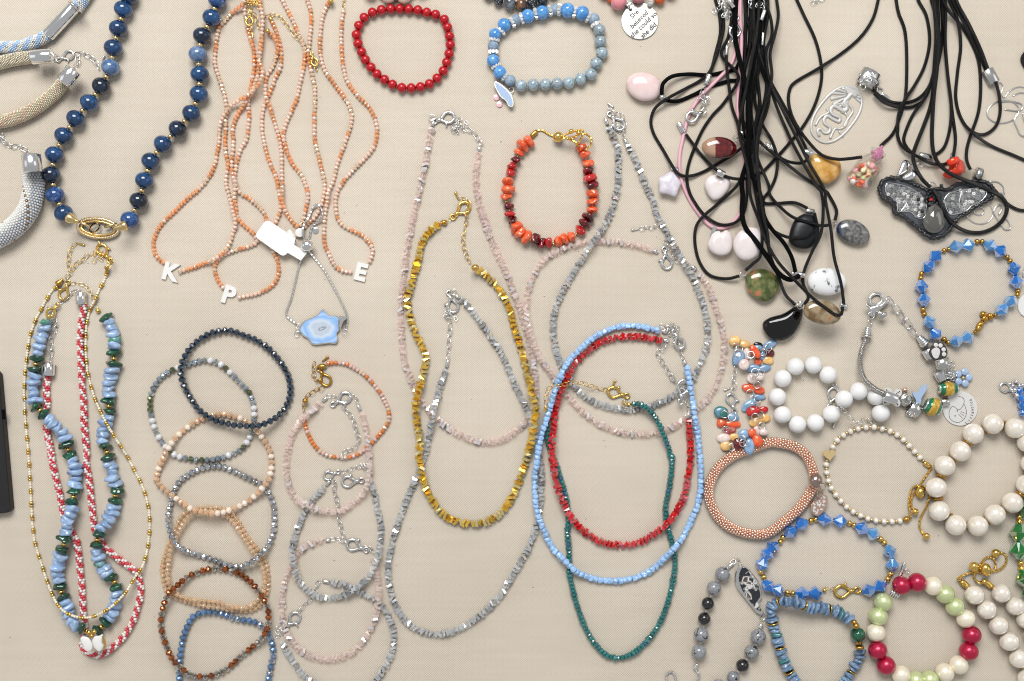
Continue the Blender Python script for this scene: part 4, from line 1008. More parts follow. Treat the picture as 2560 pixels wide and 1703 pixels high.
chain(t, 'I 1240,520 1265,560 1300,600 1325,680 1340,750 1300,790 1255,805 1240,850', 15, 11)

# ------------------------------------------------------------------ long nugget necklaces, middle
t = Thing('crystal_necklace', 'pale pink clear crystal necklace whose top loop holds a heap of silver chain', 'necklace', pt('K 600,600'))
beads(t, 'E 1080,780 1060,860 1040,980 1015,1100 990,1220 960,1340 940,1450 K 209,261 188,450 175,600 180,750 190,880 225,1000 290,1130 370,1240 480,1330 600,1390 720,1410 840,1370 950,1270 1000,1150 1000,1030 985,900 960,780 920,640 880,530 830,390 770,260 710,120 670,0 E 1420,1400 1380,1300 1355,1190 1345,1080 1355,990 1362,935', NP)
x, y = pt('E 1085,758'); crimp(t, x, y, 110, 12, 4.5); x, y = pt('E 1366,915'); crimp(t, x, y, 95, 12, 5); x, y = pt('E 1160,725'); lobster(t, x, y, -15, 46); x, y = pt('E 1078,720'); one(t, 'jump_ring', 'ring', 'silver', x, y, 9, rz=9)
x, y = pt('E 1240,765'); tangle(t, x, y, 21, 26); chain(t, 'E 1290,785 1330,815 1360,850 1385,890', 15, 11)
t = Thing('crystal_necklace', 'silver nugget crystal necklace inside the gold nugget necklace', 'necklace', pt('L 500,800'))
beads(t, 'K 545,535 600,590 660,670 730,770 800,880 850,1000 900,1110 950,1210 985,1300 L 1010,130 1038,260 1037,360 1030,480 1010,600 980,700 920,820 850,940 770,1060 680,1150 570,1230 440,1280 330,1270 230,1220 150,1120 110,1000 97,870 120,730 160,600 210,460 260,350 300,240 330,150 350,60 K 365,1280 390,1170 420,1060 452,965', NS)
x, y = pt('K 525,520'); crimp(t, x, y, 40, 12, 4.5); x, y = pt('K 460,930'); crimp(t, x, y, 100, 18, 4.5); chain(t, 'K 462,905 470,830 475,750 480,680', 17, 11); x, y = pt('K 485,632'); tangle(t, x, y, 17, 16); x, y = pt('K 490,562'); lobster(t, x, y, 75, 44); x, y = pt('K 500,490'); one(t, 'jump_ring', 'ring', 'silver', x, y, 8)
t = Thing('crystal_necklace', 'pale pink clear crystal necklace around the blue and red nugget necklaces', 'necklace', pt('M 700,700'))
beads(t, 'M 865,238 810,215 720,195 620,180 500,180 400,195 300,230 200,290 130,390 100,480 85,580 100,700 140,830 210,950 300,1070 370,1160 450,1240 560,1310 680,1350 800,1360 920,1345 1040,1280 1150,1190 1230,1100 1280,970 1302,840 1290,720 1250,590 1200,450 1140,372', NP)
x, y = pt('M 880,243'); crimp(t, x, y, 30, 12, 4.5); x, y = pt('M 1115,345'); crimp(t, x, y, 40, 12, 5); x, y = pt('M 945,295'); lobster(t, x, y, 80, 44); chain(t, 'M 1000,300 1045,300 1090,330', 15, 11); chain(t, 'M 935,180 950,210 985,250 1000,290', 13, 9)
t = Thing('crystal_necklace', 'silver nugget crystal necklace hooked beside the orange chip bracelet, under the teal strand', 'necklace', pt('M 720,700'))
beads(t, 'F 985,775 1010,830 1040,920 1042,1030 1040,1130 1020,1230 980,1340 920,1440 850,1530 M 440,270 370,380 310,490 265,600 250,720 270,850 320,970 400,1090 500,1160 620,1200 740,1210 870,1180 980,1130 1070,1060 1140,960 1195,800 1195,680 1170,560 1120,430 1060,320 1000,220 940,110 880,0 F 1260,1240 1210,1130 1170,1030 1120,920 1098,890', NS)
x, y = pt('F 970,745'); crimp(t, x, y, 70, 16, 4.5); x, y = pt('F 1090,870'); crimp(t, x, y, 70, 14, 5); x, y = pt('F 1035,750'); lobster(t, x, y, 50, 44); x, y = pt('F 1060,780'); tangle(t, x, y, 15, 13); chain(t, 'F 985,650 1010,690 1060,700 1080,760', 14, 10); x, y = pt('F 995,645'); bar(t, x, y, 35, 18); chain(t, 'F 1080,800 1070,850', 12, 9)
chain(t, 'F 1175,1402 1220,1395 1260,1392 1290,1385', 14, 10); x, y = pt('F 1145,1408'); bar(t, x, y, 175, 18)
t = Thing('nugget_necklace', 'bright gold metallic nugget necklace with gold clasp and chain', 'necklace', pt('K 600,900'))
NG = ch((5, ('nug:', 'gold_nugget', 9.6, 5.2, 8.2, 0.4)), (2, ('nug:', 'gold_nugget_hi', 9.6, 5.2, 8.2, 0.4)))
beads(t, 'K 415,75 380,95 320,160 290,250 270,340 245,430 215,530 230,630 260,730 300,810 330,890 315,990 285,1090 265,1190 275,1290 290,1400 287,1500 L 290,200 310,320 350,430 430,540 520,590 620,605 730,580 820,500 890,370 940,230 970,110 990,0 K 1002,1200 980,1110 955,1010 930,900 900,800 870,700 840,590 790,490 720,410 650,352', NG)
x, y = pt('K 440,65'); one(t, 'crimp_bead', 'ball', 'old_gold', x, y, 7, rx=9); x, y = pt('K 632,342'); one(t, 'crimp_bead', 'ball', 'gold', x, y, 9, rx=10); chain(t, 'K 460,55 500,35 520,15', 11, 8, 'gold'); x, y = pt('E 1260,1285'); lobster(t, x, y, -40, 46, 'gold')
chain(t, 'K 600,315 575,255 558,190 565,130 578,60 E 1292,1300 1302,1245 1270,1215 1240,1225', 14, 10, 'gold'); x, y = pt('E 1230,1200'); bar(t, x, y, 250, 20, 2.8, 'gold')

t = Thing('nugget_necklace', 'deep teal faceted crystal necklace with a gold clasp and chain', 'necklace', pt('N 650,800'))
NT = ch((8, ('rond', 'teal_crystal', 8.8, 4.9, 6.2, 0.4)), (0.6, ('rond', 'teal_flash', 8.6, 4.9, 6.2, 0.4)))
def teal(i):
    b = NT(i); b[2] *= rng.uniform(0.85, 1.1); return b
TEAL_A = 'M 215,1250 215,1300 N 218,60 222,110 260,210 297,320 332,450 345,560 340,660 350,780 350,900 370,1000 400,1110 440,1220 500,1330 580,1410 660,1425 740,1400 820,1330 890,1240 940,1130 970,1030 990,930 1000,830 980,720 950,600 940,500 960,400 975,300 980,180 M 980,1540 960,1450 930,1370 890,1280 840,1215 785,1178 735,1178'
beads(t, TEAL_A, teal)
teal_t = t
t = Thing('nugget_necklace', 'bright red faceted nugget necklace with silver clasp chain', 'necklace', pt('N 650,400'))
NR = ch((8, ('nug:', 'red_nugget', 9.2, 5.3, 7.8, 0.35)), (1.3, ('nug:', 'red_flash', 9.2, 5.3, 7.8, 0.35)))
beads(t, 'M 925,784 880,780 780,765 690,765 600,780 520,810 440,870 380,940 330,1030 290,1120 265,1220 255,1320 245,1420 245,1530 N 250,200 265,330 300,440 340,530 400,610 480,680 580,725 690,735 790,715 880,660 960,590 1020,510 1060,420 1080,310 1095,200 1090,80 M 1082,1310 1080,1270', NR)
x, y = pt('M 943,786'); crimp(t, x, y, 0, 13, 5); x, y = pt('M 1080,1245'); crimp(t, x, y, 90, 12, 5); chain(t, 'M 1080,1225 1082,1190 1065,1160', 14, 10); x, y = pt('M 1045,1090'); lobster(t, x, y, -80, 48)
chain(t, 'M 960,790 925,830 890,870 925,925 955,975 990,1030', 17, 12); x, y = pt('M 985,1025'); bar(t, x, y, 30, 18)
t = Thing('nugget_necklace', 'powder blue smooth nugget necklace with silver clasp chain', 'necklace', pt('N 650,600'))
NB = ch((1, ('softnug:', 'sky_nugget', 8.3, 6.2, 7.6, 0.35)))
beads(t, 'M 905,728 860,717 770,700 680,700 590,725 500,770 420,840 360,900 310,980 270,1080 240,1170 210,1270 180,1370 160,1470 150,1560 N 140,300 140,420 152,520 190,630 240,740 310,820 400,900 500,940 620,955 740,940 850,890 950,800 1030,710 1090,600 1140,480 1157,360 1155,250 1145,130 M 1130,1326 1110,1200 1095,1080 1075,980 1066,945', NB)
x, y = pt('M 935,732'); crimp(t, x, y, 10, 13, 5); x, y = pt('M 1058,925'); crimp(t, x, y, 80, 11, 5); chain(t, 'M 1050,905 1035,870 1020,820 1000,770', 15, 11); x, y = pt('M 985,740'); tangle(t, x, y, 20, 18); chain(t, 'M 905,690 950,705 1000,710 1020,740', 14, 10); x, y = pt('M 1020,790'); lobster(t, x, y, 65, 40)
t = teal_t
x, y = pt('M 718,1180'); crimp(t, x, y, 0, 11, 5, 'gold'); x, y = pt('M 205,1205'); crimp(t, x, y, 100, 13, 4, 'gold')
chain(t, 'M 205,1190 212,1120 235,1075 300,1062 380,1045 450,1055 530,1082 595,1092', 15, 11, 'gold'); x, y = pt('M 640,1110'); lobster(t, x, y, 195, 44, 'gold'); x, y = pt('M 685,1165'); tangle(t, x, y, 7, 6, 'gold', 10, 7); x, y = pt('M 622,1052'); bar(t, x, y, -60, 20, 2.4, 'gold')

# ------------------------------------------------------------------ bracelets along the far edge
t = Thing('bead_bracelet', 'glossy red round bead stretch bracelet', 'bracelet', pt('E 900,300'))
ebeads(t, 'E 615,213 630,157 663,108 713,77 768,62 825,55 880,55 936,57 992,63 1046,77 1100,90 1153,120 1173,168 1185,222 1190,275 1183,330 1168,383 1147,435 1109,480 1062,515 1008,533 951,540 893,538 836,518 787,488 741,454 704,413 670,367 647,319 625,267', {'a': ('ball', 'red_pearl', 1, 0.95)}, 30.5, True)
t = Thing('bead_bracelet', 'cream round beads peeping in behind the red bead bracelet', 'bracelet', pt('E 860,-60'))
ebeads(t, 'E 620,-130 700,-60 770,-30,s,22 812,-25 858,-12,s,18 905,-22 955,-35,s,22 1010,-80 1080,-150', {'a': ('ball', 'cream_pearl', 1, 0.95), 's': ('disk', 'silver', 1, 0.5, 'spacer')}, 46)
t = Thing('bead_bracelet', 'black and brown agate beads peeping in behind the blue jasper bracelet', 'bracelet', pt('F 450,-60'))
ebeads(t, 'F 200,-110,k 250,-40,g 310,5,k,32 378,20,g,40 450,28,b,38 515,12,k,34 580,-2,k,36 640,-50,g 690,-120,k', {'k': ('ball', 'black_speckle', 1, 0.95), 'g': ('ball', 'grey_agate_dark', 1, 0.95), 'b': ('ball', 'brown_agate_dark', 1, 0.95)}, 38)
t = Thing('bead_bracelet', 'blue jasper and sea green agate bead bracelet with rhinestone spacers', 'bracelet', pt('F 600,300'))
J1 = {'b': ('ball', 'jasper_blue', 1, 0.95), 'g': ('ball', 'lava_blue', 1, 0.95), 'a': ('ball', 'aqua_agate', 1, 0.95), 'r': ('rhine', 'rhinestone', 1, 0.36, 'rhinestone_spacer')}
ebeads(t, 'F 277,283,g,34 278,322,r,34 277,372,b,41 295,405,r,33 318,445,b,41 350,470,r,33 380,495,g,36 448,525,a 522,520,a 595,517,a 668,512,a 740,508,a 810,485,a 875,455,a 907,388,a 943,325,a 933,255,a 928,185,a 905,150,r,34 893,118,g,36 858,105,r,36 822,83,b,46 775,75,r,37 733,65,b,47 682,62,r,37 652,60,g,35 622,65,r,37 578,78,b,44 537,85,r,37 490,100,b,44 452,112,r,36 415,125,g,36 393,138,r,36 344,155,b,43 325,190,r,34 288,212,b,39 283,243,r,34', J1, 38, True)
for i, s_ in enumerate(('F 310,515', 'F 385,545')):
    pass
x, y = pt('F 388,552'); one(t, 'jump_ring', 'ring', 'silver', x, y, 7)
plate(t, 'charm_rim', smooth_outline(pa('F 290,498 330,520 362,548 390,580 403,630 395,658 370,650 352,618 325,600 300,560 283,520'), 2), 4, 'silver', 0.8)
plate(t, 'charm_enamel', smooth_outline(pa('F 295,508 330,530 358,556 382,588 394,630 388,648 372,640 356,612 330,592 306,556 292,522'), 2), 1, 'enamel_blue', 0.3)
for s_ in ('F 297,598', 'F 315,640'):
    x, y = pt(s_); one(t, 'enamel_drop', 'coin', 'enamel_pink', x, y, 7.5, rz=2)
t = Thing('bead_bracelet', 'pink and orange bead bracelet carrying the engraved round silver tag', 'bracelet', pt('F 1170,-60'))
ebeads(t, 'F 900,-120,o,40 960,-60,p,44 995,0,o,22 1045,12,p,50 1100,14,r,28 1165,-25,p,46 1240,10,r,30 1295,-4,o,34 1360,-60,p,44 1400,-130,o', {'p': ('ball', 'pink_pearl', 1, 0.95), 'o': ('ball', 'orange_bead', 1, 0.95), 'r': ('rhine', 'rhinestone', 1, 0.5, 'rhinestone_spacer')}, 40)
x, y = pt('F 1175,130'); rr = 112 / 2.45
o = one(t, 'engraved_tag', 'coin', 'satin_silver', x, y, rr, rz=2.2); z = LASTZ + 0.2
o['label'] = 'round silver tag engraved She believed she could so she did'
for s_, w in (('F 1142,88', 'She'), ('F 1170,122', 'believed'), ('F 1197,153', 'she could so'), ('F 1228,188', 'she did')):
    x, y = pt(s_); text(t, w, x, y, 17, -44, z, 'dark_mark', 0.12, 0.42, 0.12, parent=o)
x, y = pt('F 1118,60'); one(t, 'hole', 'coin', 'dark_mark', x, y, 4.2, rz=0.25, track=False); x, y = pt('F 1118,35'); one(t, 'jump_ring', 'ring', 'silver', x, y, 8, rz=8)

# ------------------------------------------------------------------ coral chip bracelet
t = Thing('chip_bracelet', 'orange and dark red polished chip bracelet with a gold slider chain', 'bracelet', pt('F 630,1150'))
CT = {'o': ('chip:', 'coral', 1, 0.62), 'r': ('chip:', 'red_chip', 1, 0.62), 'd': ('chip:', 'dark_red_chip', 1, 0.62), 'g': ('seed', 'gold', 1, 0.8, 'spacer')}
ebeads(t, 'F 492,862,o,40 460,895,o,42 435,935,o,30 417,980,d,33 390,1020,r,35 383,1060,r,36 370,1090,g,9 366,1115,o,34 368,1163,o,42 355,1202,o,34 357,1235,g,9 372,1265,d,33 378,1312,r,34 397,1350,d,32 405,1376,g,9 420,1392,o,42 440,1425,o,42 475,1455,o,42 505,1470,g,10 538,1470,d,42 572,1490,d,34 615,1485,r,36 648,1495,g,10 675,1480,o,38 712,1462,o,38 757,1450,o,36 790,1435,g,10 808,1408,r,34 838,1370,d,35 857,1330,d,38 872,1308,g,9 886,1285,o,36 886,1235,o,38 885,1187,o,38 888,1160,g,9 880,1128,d,38 872,1092,r,42 862,1048,d,32 857,1022,g,9 855,1000,o,34 832,945,o,38 812,905,o,40', CT, 36)
x, y = pt('F 525,822'); one(t, 'end_loop', 'seed', 'old_gold', x, y, 6, -45, rx=12); boxchain(t, 'F 545,800 580,800 620,825 660,838', 2.8, 'gold'); x, y = pt('F 675,840'); one(t, 'slider_bead', 'ball', 'gold', x, y, 13.5)
boxchain(t, 'F 700,835 740,850 780,872 800,895', 3.2, 'gold'); boxchain(t, 'F 700,850 760,845 810,820 850,825 880,855 870,895 845,915', 3.0, 'gold'); boxchain(t, 'F 720,825 790,800 825,800 820,840 795,880', 2.8, 'gold')
for s_ in ('F 755,805', 'F 800,815'):
    x, y = pt(s_); one(t, 'end_ball', 'ball', 'gold', x, y, 6.5)

# ------------------------------------------------------------------ cord necklaces with stone pendants
GC = 'cord necklaces with stone pendants'
CR = 4.05
def bail(th, s_, ang=0, r=7, mat='silver'):
    x, y = pt(s_); one(th, 'bail', 'cap', mat, x, y, r * 0.85, ang, rx=r, rz=r * 0.8)
def loops(th, s_, mat='silver', r=6):
    x, y = pt(s_); one(th, 'bail', 'ring', mat, x, y, r, rz=r, tilt=0.5)
def necklace(label, xy): return Thing('cord_necklace', label, 'necklace', xy, None)
def stone(th, outline, h, mat, **k): return plate(th, 'stone', outline if not isinstance(outline, str) else smooth_outline(pa(outline)), h, mat, dome=1, **k)
def ell(s_, rx, ry, ang=0, seed=1, wob=0.05):
    x, y = pt(s_); return ellipse(x, y, rx, ry, ang, 44, wob, seed)

# rose quartz, suede cord
t = necklace('black suede cord necklace with a pink rose quartz pebble beside the engraved tag', pt('G 115,540'))
stone(t, ell('G 118,540', 44, 36, 15, 3), 34, 'rose_quartz'); bail(t, 'G 236,598', 40, 8)
cord(t, 'G 232,580 232,545 245,505 300,467 400,455 520,460 620,440 690,415 730,300 745,150 750,-90', 5.0, 'black_suede', flat=0.7)
cord(t, 'G 250,615 330,620 430,580 520,535 640,497 710,478 760,330 775,150 780,-90', 5.0, 'black_suede', flat=0.7)
# pink cord heart
t = necklace('pink cord necklace with a small white quartz heart', pt('G 585,1490'))
cord(t, 'G 690,-90 697,0 702,120 690,280 652,400 570,490 470,590 400,700 365,830 340,960 345,1080 390,1200 460,1310 530,1385 600,1400 660,1370 720,1290 745,1200 742,1000 700,780 698,560 712,420 720,250 712,100 715,-90', 4.6, 'pink_cord')
x, y = pt('G 585,1493'); stone(t, 'R 262,325 285,272 325,240 345,250 378,236 410,265 416,320 400,372 350,392 292,375', 24, 'milk_quartz'); x, y = pt('G 548,1418'); one(t, 'bail', 'box', 'silver', x, y, 5, 110, rx=13, rz=3)
# large rose quartz
t = necklace('black waxed cord necklace with a large pale rose quartz pebble beside the quartz heart', pt('G 770,1490'))
stone(t, ell('R 510,320', 37, 42, 20, 5), 32, 'milk_quartz')
cord(t, 'G 640,-90 660,80 640,220 600,340 570,440 G 690,520 620,620 540,710 480,800 430,910 398,1000 385,1080 395,1160 430,1235 500,1325 600,1378 700,1352 745,1260 755,1100 745,900 725,700 735,450 745,200 735,-90'.replace('570,440 G 690,520', '700,470'), CR)
loops(t, 'G 745,1362')
# amethyst star
t = necklace('black waxed cord necklace with a rough lilac amethyst star', pt('G 275,1130'))
P = []
x, y = pt('G 275,1132')
for i in range(10):
    a = math.radians(i * 36 - 80); r = (32 + 3 * math.sin(i * 2.1) if i % 2 == 0 else 26); P.append((x + r * math.cos(a), y + r * math.sin(a)))
stone(t, smooth_outline(P, 2.5), 22, 'amethyst'); bail(t, 'G 308,1038', 15, 9)
cord(t, 'G 548,-90 560,0 582,80 590,200 560,330 530,430 470,492 380,542 270,602 192,662 165,740 182,820 240,920 295,1015 330,1062 385,1080 470,1060 580,1000 690,930 770,850 840,700 880,560 845,430 790,250 745,60 740,-90', CR)
# mookaite
t = necklace('black waxed cord necklace with a glossy maroon and tan stone drop', pt('G 575,910'))
stone(t, ell('G 578,910', 43, 27, 4, 8, 0.03), 28, 'mookaite'); 
loops(t, 'G 692,862'); bail(t, 'G 725,818', 40, 7); x, y = pt('G 690,850'); tangle(t, x, y, 9, 6, ln=9, w=7)
cord(t, 'G 626,340 630,420 642,520 660,650 692,745 720,840 800,880 840,760 830,600 800,400 815,200 800,-90', CR)
x, y = pt('G 628,315'); crimp(t, x, y, 92, 26, 4.8); lobster(t, *pt('G 682,175'), 95, 44, 'bright_silver'); chain(t, 'G 665,215 650,260 635,285', 13, 9)
# rose quartz heart
t = necklace('black waxed cord necklace with a pale rose quartz heart on a wide silver bail', pt('G 565,1150'))
x, y = pt('G 562,1155'); stone(t, 'G 488,1130 515,1085 560,1075 592,1088 630,1085 645,1120 630,1170 590,1215 545,1230 508,1195', 26, 'milk_quartz')
cord(t, 'G 380,825 425,885 490,970 570,1045 625,1082 720,1097 830,1065 920,980 1010,880 1100,770 1170,640 1208,500 1205,380 1170,240 1100,90 1050,-20 1020,-90', CR)
bail(t, 'G 592,1060', 28, 10); x, y = pt('G 350,782'); crimp(t, x, y, 62, 28, 6.5); lobster(t, *pt('G 432,708'), 155, 42, 'silver'); chain(t, 'G 465,680 490,640 500,605 475,585', 14, 10); x, y = pt('G 490,610'); tangle(t, x, y, 14, 8)
x, y = pt('G 512,488'); crimp(t, x, y, 110, 26, 6.5); chain(t, 'G 498,520 485,550 470,580', 12, 9); cord(t, 'G 522,462 545,400 580,300 610,170 600,60 575,-90', CR)
# citrine
t = necklace('black waxed cord necklace with a honey yellow citrine pebble', pt('G 1220,1040'))
stone(t, smooth_outline(pa('G 1130,965 1190,948 1260,965 1310,1000 1318,1050 1285,1105 1225,1135 1170,1115 1130,1060 1122,1010')), 34, 'citrine'); 
cord(t, 'G 1128,955 1115,985 1070,1000 1000,988 930,948 850,885 760,800 710,660 735,450 775,250 770,-90', CR)
cord(t, 'G 1122,925 1062,800 965,620 895,490 850,330 825,150 830,-90', CR); loops(t, 'G 1140,925', r=9); bail(t, 'G 1128,935', 10, 9)
# black stone
t = necklace('black waxed cord necklace with a matte black pebble', pt('R 850,245'))
stone(t, smooth_outline(pa('R 800,165 850,138 905,150 938,200 940,260 915,325 865,352 800,345 758,310 758,260 775,205')), 32, 'black_matte'); x, y = pt('R 893,118'); one(t, 'bail', 'cap', 'silver', x, y, 7, 10, rx=11, rz=6, lift=3)
cord(t, 'R 880,100 800,66 700,70 620,70 G 855,1215 890,1170 930,1080 938,970 905,860 845,755 800,600 830,400 850,200 845,-90', CR)
cord(t, 'R 922,130 932,205 885,272 785,282 690,250 625,190 592,90 G 822,1050 800,900 770,700 790,500 810,300 825,100 815,-90', CR)
# labradorite
t = necklace('black waxed cord necklace with a mottled grey blue stone drop', pt('R 1145,250'))
stone(t, ell('R 1148,250', 43, 30, 22, 4, 0.04), 28, 'labradorite')
loops(t, 'R 1035,190', r=9)
cord(t, 'R 1048,172 1056,110 1012,22 G 1232,1170 1100,1085 960,975 860,895 790,800 780,600 800,400 855,250 870,100 865,-90', CR)
cord(t, 'R 1015,203 960,207 920,195 R 800,160 720,100 650,20 G 885,1130 815,960 800,800 830,620 815,420 840,250 850,100 840,-90', CR)
# unakite
t = necklace('black waxed cord necklace with a mossy green and salmon pebble', pt('R 595,575'))
stone(t, smooth_outline(pa('R 490,530 520,490 580,472 640,485 690,525 702,570 680,625 635,668 585,672 535,640 500,600')), 32, 'unakite'); loops(t, 'R 483,503', r=9)
cord(t, 'R 462,515 380,532 280,510 218,430 190,320 195,220 235,155 310,90 400,10 G 700,1125 760,1000 800,850 870,690 890,540 840,400 790,250 790,-90', CR)
cord(t, 'R 498,482 545,440 590,390 600,250 570,60 G 790,1050 800,850 770,600 810,380 795,150 800,-90', CR)
# obsidian
t = necklace('black waxed cord necklace with a glossy jet black drop', pt('R 720,820'))
stone(t, smooth_outline(pa('R 835,705 838,760 805,840 770,885 710,912 640,895 600,845 598,800 640,770 720,745 790,705')), 34, 'obsidian'); loops(t, 'R 832,698', 'bright_silver', 9); bail(t, 'R 838,688', 80, 7, 'bright_silver')
cord(t, 'R 802,690 745,630 705,530 655,400 622,250 600,120 G 830,1150 815,950 835,750 870,560 875,400 855,250 880,100 880,-90', CR)
cord(t, 'R 860,690 884,640 852,560 860,480 910,360 962,250 975,100 962,0 G 1180,1140 1090,985 1010,830 930,640 880,470 830,330 800,150 790,-90', CR)
# howlite, suede
t = necklace('black suede cord necklace with a white marbled stone', pt('R 985,550'))
stone(t, ell('R 985,552', 48, 35, 6, 9, 0.03), 34, 'howlite'); bail(t, 'R 842,508', 15, 8); bail(t, 'R 800,500', 0, 7)
cord(t, 'R 805,490 782,400 732,310 670,240 615,150 592,20 G 780,1050 760,800 760,600 800,350 830,150 850,-90', 5.2, 'black_suede', flat=0.55)
cord(t, 'R 830,515 770,537 705,500 640,410 570,310 500,220 478,130 482,20 G 722,1100 760,950 770,700 740,500 700,330 680,200 690,-90', 6.2, 'black_suede', flat=0.5)
# brown agate
t = necklace('black waxed cord necklace with a mottled brown and clear agate drop', pt('R 965,740'))
stone(t, ell('R 960,738', 47, 30, 8, 2, 0.05), 28, 'brown_agate'); bail(t, 'R 1100,697', 20, 8)
cord(t, 'R 1095,705 1085,750 1050,752 990,712 900,640 800,540 700,430 625,300 580,170 530,30 G 760,1050 725,900 705,780 745,560 780,380 815,180 835,-90', CR)
cord(t, 'R 1102,690 1084,560 1042,400 1022,230 990,60 G 1225,1160 1130,990 1050,830 955,640 895,510 870,330 905,220 900,120 870,20 860,-90', CR)
t = necklace('plain black waxed cord strand along the outside of the cord bundle', pt('G 930,150'))
cord(t, 'G 925,-90 935,0 945,100 925,210 895,330 905,470 870,620 830,760 810,900 820,1100 850,1300 880,1440 G 890,1560', CR)
t = Thing('clasp_cluster', 'heap of silver clasps and chain ends on the black cord bundle', 'chain', pt('G 610,60'))
x, y = pt('G 600,50'); tangle(t, x, y, 26, 26, 'silver', 14, 10); x, y = pt('G 845,40'); tangle(t, x, y, 12, 12, 'silver', 12, 9); x, y = pt('G 780,20'); tangle(t, x, y, 8, 6, 'silver', 12, 9)
x, y = pt('G 850,95'); crimp(t, x, y, 110, 26, 5, 'bright_silver'); x, y = pt('G 848,240'); crimp(t, x, y, 95, 30, 3.5, 'bright_silver'); x, y = pt('G 655,20'); crimp(t, x, y, 55, 26, 5, 'bright_silver')
x, y = pt('G 870,905'); tangle(t, x, y, 14, 10, 'silver', 12, 9)
t = Thing('chain_end', 'small silver chain end lying alone beyond the snake pendant', 'chain', pt('G 1185,5'))
chain(t, 'G 1150,20 1185,8 1215,-8 1250,-20', 14, 10)

# ------------------------------------------------------------------ snake pendant, bottle pendants, bat, wire pendants
def pendant_cords(th, *ps, r=4.15, **k):
    for p in ps: cord(th, p, r, **k)
t = necklace('black cord necklace with a matte silver oval cut out snake pendant', pt('H 420,700'))
c = np.array(pt('H 420,702')); ax = np.array([0.62, -0.785]); ay = np.array([0.785, 0.62])
def sn(u, v): q = c + ax * u + ay * v; return (q[0], q[1])
P = [sn(78 * math.copysign(abs(math.cos(a)) ** 0.85, math.cos(a)), 46 * math.copysign(abs(math.sin(a)) ** 0.85, math.sin(a))) for a in [2 * math.pi * i / 64 for i in range(64)]]
cord(t, P, 3.3, 'matte_steel', 'rim', 0.5, True, zfix=0, step=3)
cord(t, pa('H 545,590 515,575 490,600 470,625 485,660 465,680 430,660 400,650 385,680 405,705 440,720 435,745 400,730 365,710 345,730 350,760 380,780 375,810 345,815 325,790 305,800 315,835'), 5.0, 'matte_steel', 'snake', 0.4, zfix=0, rfun=lambda q: 1.15 - 0.5 * q)
cord(t, pa('H 500,640 520,680 500,715 480,745 465,780'), 3.0, 'matte_steel', 'branch', 0.6, zfix=0); cord(t, pa('H 470,690 490,720 475,770 440,790 410,790 380,850'), 2.8, 'matte_steel', 'branch', 0.6, zfix=0)
cord(t, pa('H 360,665 370,690 320,720 290,770'), 2.8, 'matte_steel', 'branch', 0.6, zfix=0); cord(t, pa('H 435,800 460,840'), 2.8, 'matte_steel', 'branch', 0.6, zfix=0); cord(t, pa('H 400,640 450,640 470,660'), 2.8, 'matte_steel', 'branch', 0.6, zfix=0)
fx, fy = pt('H 508,580')
plate(t, 'sun', ellipse(fx + 4, fy - 8, 17, 13, 30), 2.6, 'matte_steel', 0.5, zabs=0.0)
for i in range(17):
    a = math.radians(-245 + i * 17.5); d = np.array([math.cos(a), math.sin(a)]); e = None
    for k in range(10, 140, 2):
        q = np.array([fx, fy]) + d * k; u, v = np.dot(q - c, ax), np.dot(q - c, ay)
        if abs(u / 78) ** 2.3 + abs(v / 46) ** 2.3 > 0.97: break
    k = min(k, 52)
    if k > 16: cord(t, [(fx + d[0] * 11, fy + d[1] * 11), (fx + d[0] * k, fy + d[1] * k)], 2.9, 'matte_steel', 'ray', 0.4, zfix=0, rfun=lambda q: 0.65 + 1.0 * q)
x, y = pt('H 615,480'); one(t, 'bail', 'cap', 'old_silver', x, y, 24, -60, rx=20, rz=15); one(t, 'bail_collar', 'disk', 'silver', x + 5, y + 4, 26, -60, rx=5, rz=17, lift=-29)
for i in range(16):
    a = rng.uniform(0, 6.28); q = 24 * math.sqrt(rng.random()); one(t, 'filigree_knob', 'ring', 'silver', x + q * math.cos(a), y + q * math.sin(a), 5.2, rng.uniform(0, 180), rz=5.2, tilt=rng.uniform(-0.6, 0.6), track=False, lift=-3)
x, y = pt('H 580,530'); one(t, 'jump_ring', 'ring', 'silver', x, y, 9, rz=9, tilt=0.3); x, y = pt('H 680,550'); lobster(t, x, y, 60, 26); x, y = pt('H 718,592'); crimp(t, x, y, 35, 22, 4.8)
pendant_cords(t, 'H 640,548 700,600 780,630 870,625 950,580 1010,480 1050,350 1070,200 1060,0 1050,-90', 'H 650,572 720,632 820,660 900,648 965,595 1030,430 1056,300 1040,150 1000,0 985,-90')
t = necklace('black cord necklace carrying a glass bottle of pink and orange beads', pt('H 590,1040'))
bx, by = pt('H 600,1042'); ang = math.degrees(math.atan2(-160, 110)); d = Vector((math.cos(math.radians(ang)), math.sin(math.radians(ang)), 0))
pr = [(-52, 4), (-51, 16), (-46, 27), (-36, 32), (-10, 33), (18, 33), (30, 28), (38, 20), (44, 19), (52, 21), (55, 21), (55, 17), (40, 15), (26, 24), (16, 30), (-34, 29), (-46, 20), (-48, 3)]
V, F = lathe_data(pr, 28); F = F[:-2]; me = new_mesh('bottle', V, F, True); me.materials.append(MAT['glass_clear'])
Rb = Matrix.Rotation(-math.radians(ang), 3, 'Z')
t.put('bottle', me, TRS(W3(bx, by, 33.5), Rb, (S, S, S)))
